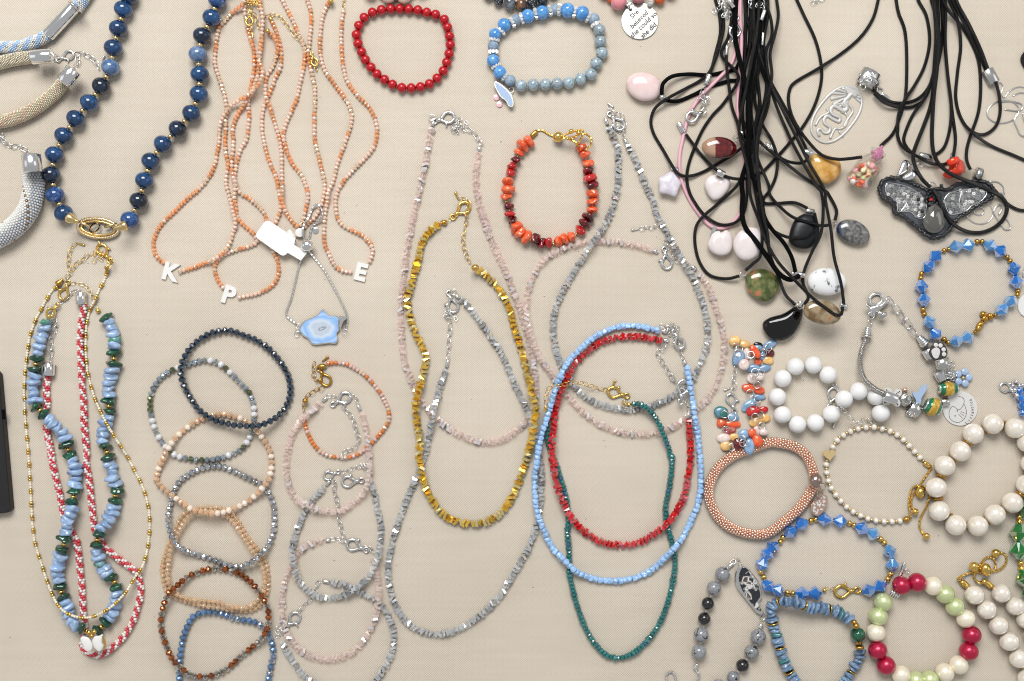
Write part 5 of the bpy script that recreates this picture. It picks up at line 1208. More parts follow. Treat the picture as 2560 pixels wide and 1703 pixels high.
for i in range(70):
    u = rng.uniform(-42, 20); a = rng.uniform(0, 6.28); q = 23 * math.sqrt(rng.random()); px = bx + d.x * u - d.y * q * math.cos(a); py = by + d.y * u + d.x * q * math.cos(a); zz = 33 + q * math.sin(a)
    kd = rng.choice(('seed', 'chip:1', 'coin', 'ball')); mt = rng.choice(('confetti_red', 'confetti_green', 'confetti_blue', 'confetti_pink', 'confetti_cream', 'multi_white'))
    r = rng.uniform(4.5, 7.5); t.put('filling_bead', mesh_for(kd, mt), TRS(W3(px, py, zz), Matrix.Rotation(rng.uniform(0, 6), 3, 'Z') @ Matrix.Rotation(rng.uniform(0, 3), 3, 'X'), (r * S, r * S, (r if kd != 'coin' else 1.2) * S)))
P = []
for i in range(12):
    a = math.radians(i * 30); r = (17 if i % 2 else 13.5); P.append((bx + d.x * 45 + r * math.cos(a), by + d.y * 45 + r * math.sin(a)))
plate(t, 'stopper', smooth_outline(P, 2), 20, 'pink_glass', dome=1, zabs=26.0, track=False)
x, y = bx + d.x * 62, by + d.y * 62; one(t, 'stopper_tip', 'cone', 'pink_glass', x, y, 8, ang, rx=11, lift=24, track=False)
fill_height(ellipse(bx, by, 54, 32, ang), 62)
pendant_cords(t, 'H 575,962 500,972 420,975 330,950 240,860 160,740 128,640 130,560 165,505 300,425 440,335 560,235 640,120 675,0 690,-90', 'H 690,895 760,825 800,740 840,600 850,400 840,200 800,80 785,0 775,-90')
# right hand bundle
t = necklace('black cord necklace with a puffy polished silver heart above the bat', pt('H 840,1040'))
x, y = pt('H 838,1042')
plate(t, 'heart', smooth_outline(pa('Y 395,560 430,440 470,350 520,318 570,335 592,385 575,440 545,490'), 2.5), 18, 'bright_silver', dome=1)
plate(t, 'heart', smooth_outline(pa('Y 480,560 550,500 620,450 655,470 672,520 640,570 560,590'), 2.5), 16, 'bright_silver', dome=1)
x, y = pt('Y 800,270'); one(t, 'bail', 'cap', 'old_silver', x, y, 9, 12, rx=15, rz=8); x, y = pt('Y 730,378'); one(t, 'jump_ring', 'ring', 'silver', x, y, 7, rz=7); x, y = pt('Y 615,410'); one(t, 'jump_ring', 'ring', 'silver', x, y, 8, rz=7)
pendant_cords(t, 'Y 1150,290 1120,330 1050,370 960,372 850,350 740,290 640,235 560,150 520,60 Y 545,-60 H 890,700 960,600 1005,480 1035,330 1045,150 1030,-90', 'Y 660,230 560,190 480,110 440,0 H 795,790 800,700 840,610 900,520 960,400 990,250 970,100 920,0 905,-90')
t = necklace('black cord necklace with a small orange glass bottle behind the bat', pt('H 1140,1030'))
plate(t, 'bottle', smooth_outline(pa('Y 1000,520 1080,440 1110,330 1180,300 1260,350 1290,440 1270,500 1180,540 1080,570'), 3), 30, 'orange_glass', dome=1)
one(t, 'collar', 'cap', 'glass_clear', *pt('Y 1240,420'), 17, 15, rx=13, rz=13); one(t, 'stopper', 'disk', 'orange_glass', *pt('Y 1165,330'), 16, 70, rx=8, rz=12, track=False); x, y = pt('Y 1158,258'); crimp(t, x, y, 100, 12, 6, 'silver')
pendant_cords(t, 'H 1135,962 1148,850 1130,700 1105,500 1082,250 1065,0 1055,-90', 'H 1018,955 1080,900 1115,780 1122,640 1100,450 1085,250 1088,80 1080,-90')
t = necklace('black cord necklace with a clear glass vial behind the bat wing', pt('H 1250,1080'))
one(t, 'vial', 'cap', 'glass_clear', *pt('Y 1390,500'), 16, 20, rx=22, rz=14); one(t, 'vial_cap', 'cap', 'old_silver', *pt('Y 1490,500'), 17, 20, rx=8, rz=14)
pendant_cords(t, 'Y 1390,440 1345,330 1340,200 1380,30 H 1290,680 1302,500 1280,340 1200,180 1110,70 1070,0 1050,-90')
def wirework(th, s_, k, rings):
    for i, q in enumerate(rings): cord(th, q, k, 'silver', 'wire', 0.8, zfix=0.0 + 0.4 * i, n=6, track=False)
t = necklace('black double cord necklace through a silver tube bail with a bird shaped wire pendant', pt('H 1460,640'))
wirework(t, '', 1.7, [pa('H 1400,525 1420,505 1440,530 1430,570 1445,600 1480,560 1530,535 1600,540'), pa('H 1500,590 1540,570 1600,575'), ellipse(*pt('H 1440,685'), 40, 28, -10), pa('H 1420,625 1480,620 1550,635 1560,660 1530,680 1450,670'), pa('H 1530,690 1510,740 1530,790 1550,830 1600,835'), pa('H 1560,690 1570,740 1600,790')])
x, y = pt('H 1365,468'); one(t, 'bail', 'cap', 'old_silver', x, y, 15, 62, rx=19, rz=10)
pendant_cords(t, 'H 1395,500 1418,600 1420,700 1390,780 1320,825 1240,800 1180,720 1150,600 1160,450 1180,280 1160,120 1110,0 1095,-90', 'H 1335,430 1280,300 1200,140 1130,0 1110,-90')
cord(t, 'H 1345,420 1300,300 1230,150 1160,20 1130,-90', 4.5)
t = necklace('black cord necklace with a swirled wire pendant peeping from under the bat wing', pt('H 1340,1250'))
wirework(t, '', 1.7, [ellipse(*pt('Y 1510,1000'), 34, 29, 10), ellipse(*pt('Y 1500,980'), 13, 11, 10), pa('Y 1640,600 1740,600 1820,660 1835,760'), pa('Y 1720,760 1800,750 1845,840 1810,900'), pa('Y 1690,990 1740,1080 1800,1170 1850,1225 1915,1205 1890,1120 1840,1060'), pa('Y 1760,1030 1800,960 1780,900 1720,930 1690,1000')])
pendant_cords(t, 'H 1245,800 1290,845 1380,900 1500,950 1620,1000 1760,1040', 'Y 1700,700 1780,790 1880,890 1980,950 2090,975 2300,960')
t = necklace('black cord necklace with a sequined bat pendant and pear cut grey gem', pt('Y 930,950'))
bat = smooth_outline(pa('Y 210,650 250,590 330,550 460,560 620,620 760,680 860,740 960,690 1080,710 1180,650 1350,610 1520,590 1640,630 1680,720 1660,810 1570,870 1420,950 1330,1010 1220,1080 1150,1180 1090,1260 1000,1320 880,1330 800,1290 720,1220 620,1140 520,1060 400,1000 390,920 340,870 260,820 210,740'), 3)
z0 = 6.0
o = plate(t, 'felt_body', bat, 9, 'felt', 1.0, zabs=z0)
D, s = spline(bat, True); zb = z0 + 7
for a in np.arange(0, s[-1], 3.4):
    p = at(D, s, a); t.put('edge_bead', mesh_for('seed', 'seed_black'), TRS(W3(p[0] + rng.uniform(-2, 2), p[1] + rng.uniform(-2, 2), zb + rng.uniform(-1, 2.5)), frame((rng.uniform(-1, 1), rng.uniform(-1, 1), 0.3)), (4.4 * S, 4.7 * S, 4.7 * S)))
WL = pa('Y 280,640 340,615 560,660 700,740 800,840 815,900 790,1060 700,1070 600,990 480,990 440,985 430,870 360,800 290,740'); WR = pa('Y 1040,840 1100,760 1200,720 1460,680 1580,690 1600,760 1530,850 1400,920 1330,980 1150,1030 1090,980')
for Wg in (WL, WR):
    cord(t, Wg + [Wg[0]], 1.3, 'bright_silver', 'wire_outline', n=6, zfix=z0 + 9, track=False)
    A = np.array(Wg); x0, y0 = A.min(0); x1, y1 = A.max(0); gy = y0; row = 0
    while gy < y1:
        gx = x0 + (row % 2) * 3.4
        while gx < x1:
            px, py = gx + rng.uniform(-1, 1), gy + rng.uniform(-1, 1)
            if inside(Wg, px, py):
                Rq = Matrix.Rotation(rng.uniform(-0.12, 0.12), 3, 'X') @ Matrix.Rotation(rng.uniform(-0.12, 0.12), 3, 'Y')
                sq = t.put('sequin', mesh_for('coin', rng.choices(('sequin_grey', 'satin_silver', 'white_metal'), (7, 1, 1))[0]), TRS(W3(px, py, z0 + 10 + rng.uniform(0, 1)), Rq, (4.2 * S, 4.2 * S, 0.35 * S)))
                t.put('sequin_hole', mesh_for('ball', 'dark_mark'), TRS(W3(px, py, z0 + 10.9), Rq, (1.25 * S, 1.25 * S, 0.6 * S)), sq)
            gx += 7.6
        gy += 6.8; row += 1
for q in ('Y 550,740 555,880 480,990', 'Y 1280,715 1240,880 1250,950', 'Y 1330,720 1430,800 1530,850'): cord(t, q, 1.2, 'bright_silver', 'wire_vein', n=6, zfix=z0 + 11, track=False)
for i in range(46):
    px, py = pt('Y %g,%g' % (rng.gauss(905, 55), rng.gauss(830, 80))); t.put('body_bead', mesh_for('seed', 'seed_black'), TRS(W3(px, py, z0 + 10 + rng.uniform(0, 4)), frame((rng.uniform(-1, 1), rng.uniform(-1, 1), 0.3)), (4 * S, 4.2 * S, 4.2 * S)))
x, y = pt('Y 878,832'); one(t, 'red_bead', 'ball', 'red_chip', x, y, 4.5, lift=4)
x, y = pt('Y 912,1130'); t.put('gem', mesh_for('gem', 'smoke_gem'), TRS(W3(x, y, z0 + 15), Matrix.Rotation(math.radians(90 - 6), 3, 'Z'), (27 * S, 27 * S, 20 * S))); fill_height(ellipse(x, y, 25, 32), z0 + 27)
x, y = pt('Y 888,665'); one(t, 'jump_ring', 'ring', 'bright_silver', x, y, 12, rz=12)
pendant_cords(t, 'Y 870,670 780,590 700,470 650,350 645,240 680,120 H 950,780 990,670 1012,560 1020,400 1030,200 1015,0 1005,-90', 'Y 890,690 960,790 1020,930 1090,1060 1160,1150 1270,1220 1400,1262 1550,1260 1700,1200 1810,1100 1865,980 1850,870 1780,790 1650,720 1480,640 1300,570 1140,500 1020,410 950,320 905,200 890,60 H 1005,780 1015,600 1035,420 1045,250 1025,80 1010,-90', r=5.0)
t = necklace('black cord curve just entering at the table edge beyond the wire bird', pt('H 1568,370'))
cord(t, 'H 1700,250 1620,290 1566,340 1562,380 1600,430 1700,480', 5)

# ------------------------------------------------------------------ right side
BB = {'b': ('bicone', 'blue_bicone', 1, 0.95), 'p': ('bicone', 'blue_bicone_pale', 1, 0.95), 'g': ('ball', 'old_gold', 1, 0.95, 'gold_bead')}
t = Thing('bicone_bracelet', 'blue faceted bicone bracelet with brass bead pairs below the bat pendant', 'bracelet', pt('O 1230,500'))
ebeads(t, 'O 1395,630,g,15 1432,600,p 1485,548,p 1527,507,g,15 1532,483,g,15 1522,427,b 1508,347,b 1483,300,g,16 1465,275,g,15 1422,240,b 1360,205,p 1312,182,g,16 1280,182,g,16 1225,203,p 1152,213,p 1108,228,g,15 1078,237,g,15 1028,270,b 985,335,b 941,378,g,16 936,405,g,16 940,457,b 955,538,b 950,597,g,17 957,626,g,17 990,675,p 1025,748,b 1078,780,g,17 1105,800,g,17 1152,792,p 1222,770,p 1270,738,g,15', BB, 42)
for s_ in ('O 1360,640', 'O 1320,628', 'O 1326,655', 'O 1300,690', 'O 1288,712'):
    x, y = pt(s_); one(t, 'clasp_piece', 'seed', 'old_gold', x, y, 7.5, rng.uniform(0, 180), rx=8)
chain(t, 'O 1345,640 1318,665 1290,715', 12, 10, 'old_gold')
t = Thing('bicone_bracelet', 'blue faceted bicone bracelet with gold beads and clasp below the rose gold bracelet', 'bracelet', pt('Q 350,800'))
BB['g'] = ('ball', 'gold', 1, 0.95, 'gold_bead')
ebeads(t, 'Q 345,1012,g,14 290,1030,b 210,1030,b 155,1030,g,18 118,1025,g,18 62,1012,b 0,985,b -25,930,g,17 -45,900,g,17 -35,850,b -5,790,b 28,750,b,44 75,715,g,17 92,687,g,17 140,655,b 207,605,b 262,585,g,18 293,577,g,17 345,577,b 440,588,b 498,600,g,17 528,613,g,17 575,633,b 643,665,p 690,697,g,18 713,720,g,18 747,775,p 762,855,p 750,910,g,18 733,942,g,18 688,985,b 617,1012,b 565,1020,g,14', BB, 43)
lobster(t, *pt('Q 470,1018'), 175, 50, 'gold'); chain(t, 'Q 350,1005 380,1000 410,1005', 12, 9, 'gold'); chain(t, 'Q 510,1010 545,1020', 11, 8, 'gold')
# white beads
t = Thing('bead_bracelet', 'chunky matte white round bead bracelet with silver clasp and chain', 'bracelet', pt('O 350,1120'))
WB = {'a': ('ball', 'white_bead', 1, 0.97)}
ebeads(t, 'O 368,998 277,937 168,947 90,1020 57,1133 88,1242 180,1302 290,1292 388,1238', WB, 54)
ebeads(t, 'O 465,1147 555,1098 660,1130 690,1232', WB, 55)
lobster(t, *pt('O 395,1130'), -75, 44); chain(t, 'O 400,1050 425,1075', 12, 10); chain(t, 'O 425,1190 460,1215 490,1240 515,1275 560,1290 600,1270 640,1290 655,1310', 15, 11); x, y = pt('O 405,1305'); bar(t, x, y, 110, 18)
# charm bracelet
t = Thing('charm_bracelet', 'silver snake chain charm bracelet with green glass beads and engraved disc', 'bracelet', pt('O 800,950'))
lx, ly = pt('O 655,545')
cord(t, ellipse(lx + 2, ly - 4, 17, 14, -30), 4, 'bright_silver', 'clasp_ring', closed=True, zfix=2, step=3)
plate(t, 'clasp_body', smooth_outline(pa('O 612,590 650,570 690,560 735,530 742,545 700,585 670,610 640,640 615,630'), 2.5), 12, 'silver', dome=1)
plate(t, 'clasp_lever', smooth_outline(pa('O 595,565 620,575 622,595 605,588'), 2), 8, 'silver', dome=1)
x, y = pt('O 692,632'); stone(t, heart(x, y, 14, 10), 12, 'old_silver')
x, y = pt('O 632,635'); one(t, 'jump_ring', 'ring', 'silver', x, y, 9, rz=9); x, y = pt('O 625,675'); one(t, 'jump_ring', 'ring', 'silver', x, y, 9, rx=7, rz=9, tilt=0.5)
chain(t, 'O 730,530 775,580 820,640 865,700 905,750', 29, 18, 'silver')
def barrel(s_, ang, k=1.0):
    x, y = pt(s_); a = math.radians(ang); dx, dy = math.cos(a), math.sin(a)
    for q, r in ((-12, 8), (-7, 9), (-2, 10.5), (3, 12)): one(t, 'end_ring', 'disk', 'bright_silver', x + dx * q * k, y + dy * q * k, r * k, ang, rx=2.8 * k, rz=r * k, track=False, lift=12 - r * k)
    one(t, 'end_cap', 'cap', 'silver', x + dx * 9 * k, y + dy * 9 * k, 13 * k, ang, rx=4 * k, rz=13 * k)
barrel('O 607,740', 97); barrel('O 945,790', 48)
cord(t, 'O 603,775 580,830 565,900 570,970 600,1035 660,1085 720,1115', 6.5, 'snake_chain', 'snake_chain')
def slug(name, s_, r, w, ang, mat='old_silver', lift=0): x, y = pt(s_); return one(t, name, 'cap', mat, x, y, r, ang, rx=w, rz=r * 0.8, lift=lift)
slug('paw_bead', 'O 995,862', 19, 13, 60, 'silver'); hz = lambda s_: hmax(*pt(s_), 6)
plate(t, 'paw_ground', smooth_outline(pa('O 985,845 1020,805 1060,800 1090,830 1095,875 1060,915 1015,905 990,880'), 2.5), 3, 'dark_mark', 0.6)
plate(t, 'paw_pad', smooth_outline(pa('O 1000,850 1030,830 1050,845 1048,875 1035,898 1012,890'), 2), 3, 'white_metal', 0.6)
for s_ in ('O 1028,815', 'O 1056,818', 'O 1075,843', 'O 1078,872'):
    x, y = pt(s_); one(t, 'paw_toe', 'coin', 'white_metal', x, y, 5.2, rz=1.5)
slug('gift_bead', 'O 1070,930', 17, 12, 75); slug('gift_bead', 'O 1085,938', 18, 4, 75, 'bright_silver', -28); x, y = pt('O 1130,930'); one(t, 'jump_ring', 'ring', 'silver', x, y, 7, rz=7)
slug('rose_bead', 'O 1060,1000', 16, 13, 60, 'silver')
rx_, ry_ = pt('O 1112,995')
z = hmax(rx_, ry_, 14)
for i, (q, r) in enumerate(((14, 7), (8, 6), (0, 5))):
    for k in range(7 if q > 10 else (5 if q else 1)):
        a = 2 * math.pi * k / (7 if q > 10 else 5) + i; t.put('rose_petal', mesh_for('ring', 'silver'), TRS(W3(rx_ + q * math.cos(a), ry_ + q * math.sin(a), 24 + i * 4), Matrix.Rotation(-a, 3, 'Z') @ Matrix.Rotation(0.6, 3, 'Y'), (r * S, r * S, r * S * 1.5)))
one(t, 'rose_core', 'ball', 'old_silver', rx_, ry_, 15, rz=12)
fx, fy = pt('O 1195,1015')
for k in range(5):
    a = 2 * math.pi * k / 5 - 1.3; q = 15; one(t, 'flower_petal', 'ball', 'enamel_blue', fx + q * math.cos(a), fy + q * math.sin(a), 9, rz=4, lift=6)
one(t, 'flower_centre', 'ball', 'pale_gold', fx, fy, 4, lift=8)
def glassbead(s_, ang, R, Lh):
    x, y = pt(s_); a = math.radians(ang); dx, dy = math.cos(a), math.sin(a)
    one(t, 'glass_bead', 'ball', 'glass_green', x, y, R, ang, rx=Lh, rz=R * 0.85); zb_ = LASTZ - R * 0.85
    one(t, 'amber_band', 'band', 'glass_amber', x, y, R * 1.012, ang, rx=Lh * 0.42, rz=R * 0.861, lift=zb_ - hmax(x, y, min(R * 1.012, Lh * 0.42)) - R * 0.861, track=False)
    for q in (-0.82, 0.82): one(t, 'core_rim', 'disk', 'bright_silver', x + dx * q * Lh, y + dy * q * Lh, R * 0.62, ang, rx=3.5, rz=R * 0.5, lift=R * 0.85 - R * 0.5 - hmax(x + dx * q * Lh, y + dy * q * Lh, 3.5), track=False)
x, y = pt('U 1120,620'); disc_r = 43
rd = one(t, 'round_disc', 'coin', 'white_metal', x, y, disc_r, rz=2); rd['label'] = 'thin silver disc etched with a whale face and the word Litlantica'
cord(t, pa('U 1110,535 1140,545 1150,570 1135,610 1110,630 1070,605 1045,640 1050,690 1085,715 1120,715 1155,685 1165,640 1150,590'), 0.55, 'dark_mark', 'etched_line', 0.5, zfix=4.0, n=4, track=False)
for q in ('U 1110,660 1140,690', 'U 1120,650 1150,675', 'U 1125,640 1158,655'): cord(t, pa(q), 0.5, 'dark_mark', 'etched_line', 0.5, zfix=4.0, n=4, track=False)
for q in ('U 1102,637', 'U 1086,672'):
    px, py = pt(q); t.put('etched_eye', mesh_for('coin', 'dark_mark'), TRS(W3(px, py, 4.2), Matrix.Identity(3), (1.6 * S, 1.6 * S, 0.3 * S)))
word = 'Litlantica'; A0 = pa('U 1168,722 1185,705 1195,685 1203,668 1206,650 1206,632 1205,615 1203,597 1198,580 1192,562')
for i, chx in enumerate(word):
    dx = A0[min(i + 1, 9)][0] - A0[max(0, i - 1)][0]; dy = A0[min(i + 1, 9)][1] - A0[max(0, i - 1)][1]
    text(t, chx, A0[i][0], A0[i][1], 11, math.degrees(math.atan2(dy, dx)), 4.15, 'dark_mark', 0.1, 0.14, parent=rd)
glassbead('O 1105,1085', 0, 18.5, 26); 
glassbead('O 1010,1195', 25, 24, 22)
slug('clip_bead', 'O 1085,1165', 10, 9, -10, 'old_silver')
# starfish, knot, leaf, tail charms
sx, sy = pt('O 760,1135')
slug('spacer_bead', 'O 752,1138', 13, 16, 20, 'silver')
for k in range(4):
    a = math.radians(45 + 90 * k + 8); ux, uy = math.cos(a), math.sin(a); P = []
    for v, w in ((2, 4), (10, 8), (19, 9.5), (26, 5), (28, 0), (26, -5), (19, -9.5), (10, -8), (2, -4)): P.append((sx + ux * v - uy * w, sy + uy * v + ux * w))
    arm = plate(t, 'starfish_arm', smooth_outline(P, 2), 4, 'white_metal', 1.0, zabs=30.0)
    for v in (9, 14, 19, 23): t.put('dot', mesh_for('ball', 'dark_mark'), TRS(W3(sx + ux * v, sy + uy * v, 34.1), Matrix.Identity(3), (1.7 * S, 1.7 * S, 0.7 * S)), arm)
slug('knot_bead', 'O 838,1150', 16, 12, 30); 
for i in range(4): one(t, 'knot_strand', 'ring', 'silver', pt('O 845,1145')[0] + 4 * math.cos(i * 1.6), pt('O 845,1145')[1] + 4 * math.sin(i * 1.6), 9, i * 40, rz=6, lift=-6, track=False)
x, y = pt('O 838,1090'); one(t, 'copper_bead', 'ball', 'rose_gold', x, y, 6.5)
slug('leaf_bead', 'O 895,1210', 18, 14, 35)
for i in range(12):
    a = rng.uniform(0, 6.28); q = 15 * math.sqrt(rng.random()); px, py = pt('O 895,1208'); one(t, 'leaf_loop', 'ring', 'silver', px + q * math.cos(a) * 1.3, py + q * math.sin(a), 5, a * 57, rx=7, rz=4, lift=-4, track=False)
plate(t, 'tail_charm', smooth_outline(pa('O 880,1100 905,1108 925,1085 945,1062 968,1056 966,1085 950,1115 935,1140 930,1170 905,1180 900,1150 885,1125'), 2.5), 7, 'enamel_blue', 1.2, zabs=16.0)

# ------------------------------------------------------------------ rose gold bracelet, small charm
t = Thing('mesh_bracelet', 'rose gold popcorn chain bracelet with a small sparkling heart charm', 'bracelet', pt('N 1500,400'))
rope(t, 'Q 285,335 270,260 230,180 160,130 60,107 0,107 N 1500,130 1430,155 1340,195 1255,270 1207,380 1217,480 1270,570 1360,637 1480,668 1568,660 Q 100,590 190,510 250,425 282,365', 13.4, 3.9, lambda i, j, n: 0, ['rose_gold'])
x, y = pt('Q 292,340'); one(t, 'clasp_bead', 'ball', 'rose_silver', x, y, 18, rx=17, rz=16); x, y = pt('Q 335,378'); one(t, 'jump_ring', 'ring', 'rose_silver', x, y, 10, rz=9, tilt=0.5); x, y = pt('Q 318,420'); one(t, 'jump_ring', 'ring', 'rose_gold', x, y, 11, rz=9, tilt=0.4)
hx, hy = pt('Q 312,490'); hz0 = 14
hc = plate(t, 'heart_charm', smooth_outline(pa('Q 300,455 335,430 358,435 360,470 340,520 305,555 270,540 258,505 268,470'), 2), 6, 'rose_gold', 1.2, zabs=16.0)
HP = pa('Q 300,462 335,438 352,442 353,470 335,515 305,547 277,535 266,505 275,475')
for i in range(400):
    px, py = hx + rng.uniform(-22, 22), hy + rng.uniform(-28, 28)
    if inside(HP, px, py) and i < 330 and (i % 3 == 0): t.put('pave_stone', mesh_for('rond', 'rhinestone'), TRS(W3(px, py, 22.3), Matrix.Rotation(1.57, 3, 'Y') @ Matrix.Rotation(rng.uniform(0, 3), 3, 'X'), (2.2 * S, 2.5 * S, 2.5 * S)), hc)

# ------------------------------------------------------------------ multicolour chips on rings
t = Thing('chip_bracelet', 'multicoloured stone chip bracelet threaded on silver rings above the rose gold one', 'bracelet', pt('X 1080,800'))
MC = {'y': 'multi_yellow', 'b': 'multi_blue', 'w': 'multi_white', 'o': 'coral', 'd': 'dark_red_chip', 'r': 'red_chip', 'k': 'obsidian', 'p': 'multi_pink', 'g': 'teal_chip'}
MC_S = '970,160,y,70,60,-40 1085,205,y,75,50,10 1010,370,b,75,105,30 1115,320,w,50,75,0 1080,450,w,65,70,30 1250,215,k,58,40,0 1250,245,b,50,36,0 1215,295,o,95,52,55 1250,415,o,48,45,0 1310,340,b,45,60,0 1375,400,y,65,50,0 1390,310,d,62,55,0 1395,205,b,100,52,-30 1195,495,b,88,52,-5 1330,495,b,78,46,-10 1190,620,w,72,68,0 1270,600,w,50,52,0 1140,740,o,88,56,5 1270,765,o,66,52,10 1265,850,b,78,40,0 1140,945,b,102,56,-40 1195,1020,r,88,64,-15 1320,1000,r,58,42,0 1225,1145,y,88,58,-30 1340,1110,y,62,50,0 1245,1260,w,56,60,0 1320,1280,w,52,46,0 1180,1290,o,50,62,0 1245,1385,o,66,76,-20 1080,1310,b,76,70,0 1145,1455,b,62,96,10 1010,1425,d,60,76,-15 960,1340,y,62,52,0 860,1445,y,72,64,0 830,1350,w,86,60,0 905,1255,p,76,48,-20 805,1170,o,60,56,0 950,1180,o,96,46,5 945,1095,b,76,54,10 800,1035,g,92,74,20'
k = 0
for q in MC_S.split():
    v = q.split(','); x, y = pt('X %s,%s' % (v[0], v[1])); a, b = float(v[3]) / 4.9, float(v[4]) / 4.9
    one(t, 'chip', 'pebble:%d' % (k % 5), MC[v[2]], x, y, b, float(v[5]), rx=a, rz=min(a, b) * 0.62, lift=-2 if k else 0); k += 1
for q in ('970,230', '1020,255', '1000,310', '1160,330', '1175,400', '1310,300', '1380,240', '1215,540', '1290,540', '1210,600', '1240,700', '1150,800', '1240,890', '1195,960', '1280,1060', '1215,1090', '1300,1200', '840,1060', '930,1100', '850,1240', '1050,1360', '1065,1410', '930,1460'):
    x, y = pt('X ' + q); one(t, 'jump_ring', 'ring', 'silver', x, y, 10, rng.uniform(0, 180), rz=10, tilt=rng.uniform(-0.5, 0.5), lift=-9, track=False)
chain(t, 'X 965,470 985,530 945,590 960,670 945,750 915,800', 17, 12); x, y = pt('X 870,752'); bar(t, x, y, 160, 17); lobster(t, *pt('X 930,905'), -105, 40)

# ------------------------------------------------------------------ pearls
t = Thing('pearl_bracelet', 'fine seed pearl and gold bracelet with a flat gold heart and ball slider', 'bracelet', pt('Q 650,300'))
SP = lambda i: ('ball', 'pearl', 7.6, 6.9) if i % 2 == 0 else ('seed', 'pale_gold', 3.6, 3.2, 3.2, 0, 'gold_bead')
beads(t, 'Q 390,150 405,120 440,75 500,40 570,17 650,12 730,30 800,65 860,120 910,175 955,222', SP)
beads(t, 'Q 825,580 790,590 700,590 620,575 540,540 480,500 430,445 385,385 365,320 355,255 362,210', SP)
x, y = pt('Q 373,180'); plate(t, 'gold_heart', heart(x, y, 17, -8), 6, 'satin_gold', 1.2)
one(t, 'end_loop', 'seed', 'gold', *pt('Q 975,242'), 6, 35, rx=11); one(t, 'end_loop', 'ball', 'old_gold', *pt('Q 848,577'), 8, -15, rx=9); one(t, 'jump_ring', 'ring', 'old_gold', *pt('Q 872,568'), 5)
boxchain(t, 'Q 1000,265 975,300 945,345 920,385', 3.1, 'gold'); boxchain(t, 'Q 935,370 890,380 870,430 862,490 870,540 875,560', 3.1, 'gold'); boxchain(t, 'Q 905,400 880,450 880,500 895,525', 3.1, 'gold'); boxchain(t, 'Q 950,375 985,410 985,450 965,510 935,570 928,620 945,660 960,675', 3.1, 'gold')
one(t, 'slider_bead', 'ball', 'gold', *pt('Q 933,413'), 12, 90, rx=15, rz=12); one(t, 'end_ball', 'ball', 'gold', *pt('Q 902,530'), 8.5); one(t, 'end_ball', 'ball', 'gold', *pt('Q 970,680'), 8.5)
t = Thing('pearl_bracelet', 'large white pearl bracelet with brass ring spacers', 'bracelet', pt('Q 1300,350'))
ebeads(t, 'Q 1258,52 1222,108,g,33 1178,160 1137,203,g,33 1083,248 1060,313,g,33 1030,382 1040,448,g,33 1048,525 1110,567,g,33 1150,612 1232,615,g,33 1285,617 1345,580,g,33 1392,548 1455,510,g,33 1498,475 1545,425,g,33 1585,365 1600,300,g,33 1615,235 1605,170,g,33 1590,105 1550,60,g,33 1512,18 1448,5,g,33 1378,-8 1330,25,g,33', {'a': ('ball', 'pearl', 1, 0.97), 'g': ('disk', 'old_gold', 1, 0.3, 'spacer')}, 63.5, True)
t = Thing('pearl_bracelet', 'magenta, ivory and pale green pearl bracelet', 'bracelet', pt('Q 950,1250'))
ebeads(t, 'Q 818,982,p 913,963,p 1012,985,w 1085,1035,g 1145,1110,g 1212,1185,w 1247,1285,p 1230,1385,p 1168,1468,w 1083,1515,w 990,1560,g 905,1565,g 815,1530,w 723,1472,p 672,1378,p 660,1270,w 675,1170,g 707,1083,g', {'p': ('ball', 'magenta_pearl', 1, 0.95), 'w': ('ball', 'ivory_pearl', 1, 0.95), 'g': ('ball', 'green_pearl', 1, 0.95)}, 58, True)
for i, q in enumerate((-11, -4, 3, 10)): x, y = pt('Q 770,1030'); one(t, 'ribbed_tube', 'disk', 'bright_silver', x + q * 0.75, y - q * 0.75 * -0.55, 15, 32, rx=4, rz=15, track=False, lift=-hmax(x, y, 10) * 0.6 if hmax(x, y, 10) else 0)
crimp(t, *pt('Q 822,885'), -72, 36, 4.5, 'bright_silver', 'bar_charm'); one(t, 'jump_ring', 'ring', 'silver', *pt('Q 852,893'), 6)
t = Thing('pearl_bracelet', 'white pearl bracelet with a gold box chain slider and ball ends', 'bracelet', pt('Q 1400,1200'))
PT = {'a': ('ball', 'pearl', 1, 0.95), 'g': ('seed', 'pale_gold', 1, 0.8, 'gold_bead')}
ebeads(t, 'Q 1265,1040 1303,1085,g,10 1340,1130 1378,1178,g,10 1413,1225 1447,1275,g,10 1478,1325 1508,1378,g,10 1538,1430 1565,1490,g,10 1590,1550', PT, 59)
ebeads(t, 'Q 1430,1030 1478,1070,g,10 1515,1108 1545,1150,g,10 1580,1190 1605,1240,g,10 1625,1290', PT, 57)
one(t, 'end_loop', 'seed', 'gold', *pt('Q 1205,975'), 8, 40, rx=14); one(t, 'end_loop', 'seed', 'gold', *pt('Q 1345,972'), 8, 35, rx=16); one(t, 'jump_ring', 'ring', 'gold', *pt('Q 1170,940'), 6)
boxchain(t, 'Q 1165,942 1200,918 1260,900 1310,905 1370,900 1420,885 1455,850 1460,810 1440,785 1395,780', 3.3, 'gold'); boxchain(t, 'Q 1330,965 1285,960 1262,925 1285,885 1310,840 1340,812 1375,815 1395,850 1385,890', 3.3, 'gold')
one(t, 'slider_bead', 'ball', 'gold', *pt('Q 1335,885'), 13, 70, rx=17, rz=13); one(t, 'end_ball', 'ball', 'gold', *pt('Q 1262,866'), 12); one(t, 'end_ball', 'ball', 'gold', *pt('Q 1395,785'), 11)

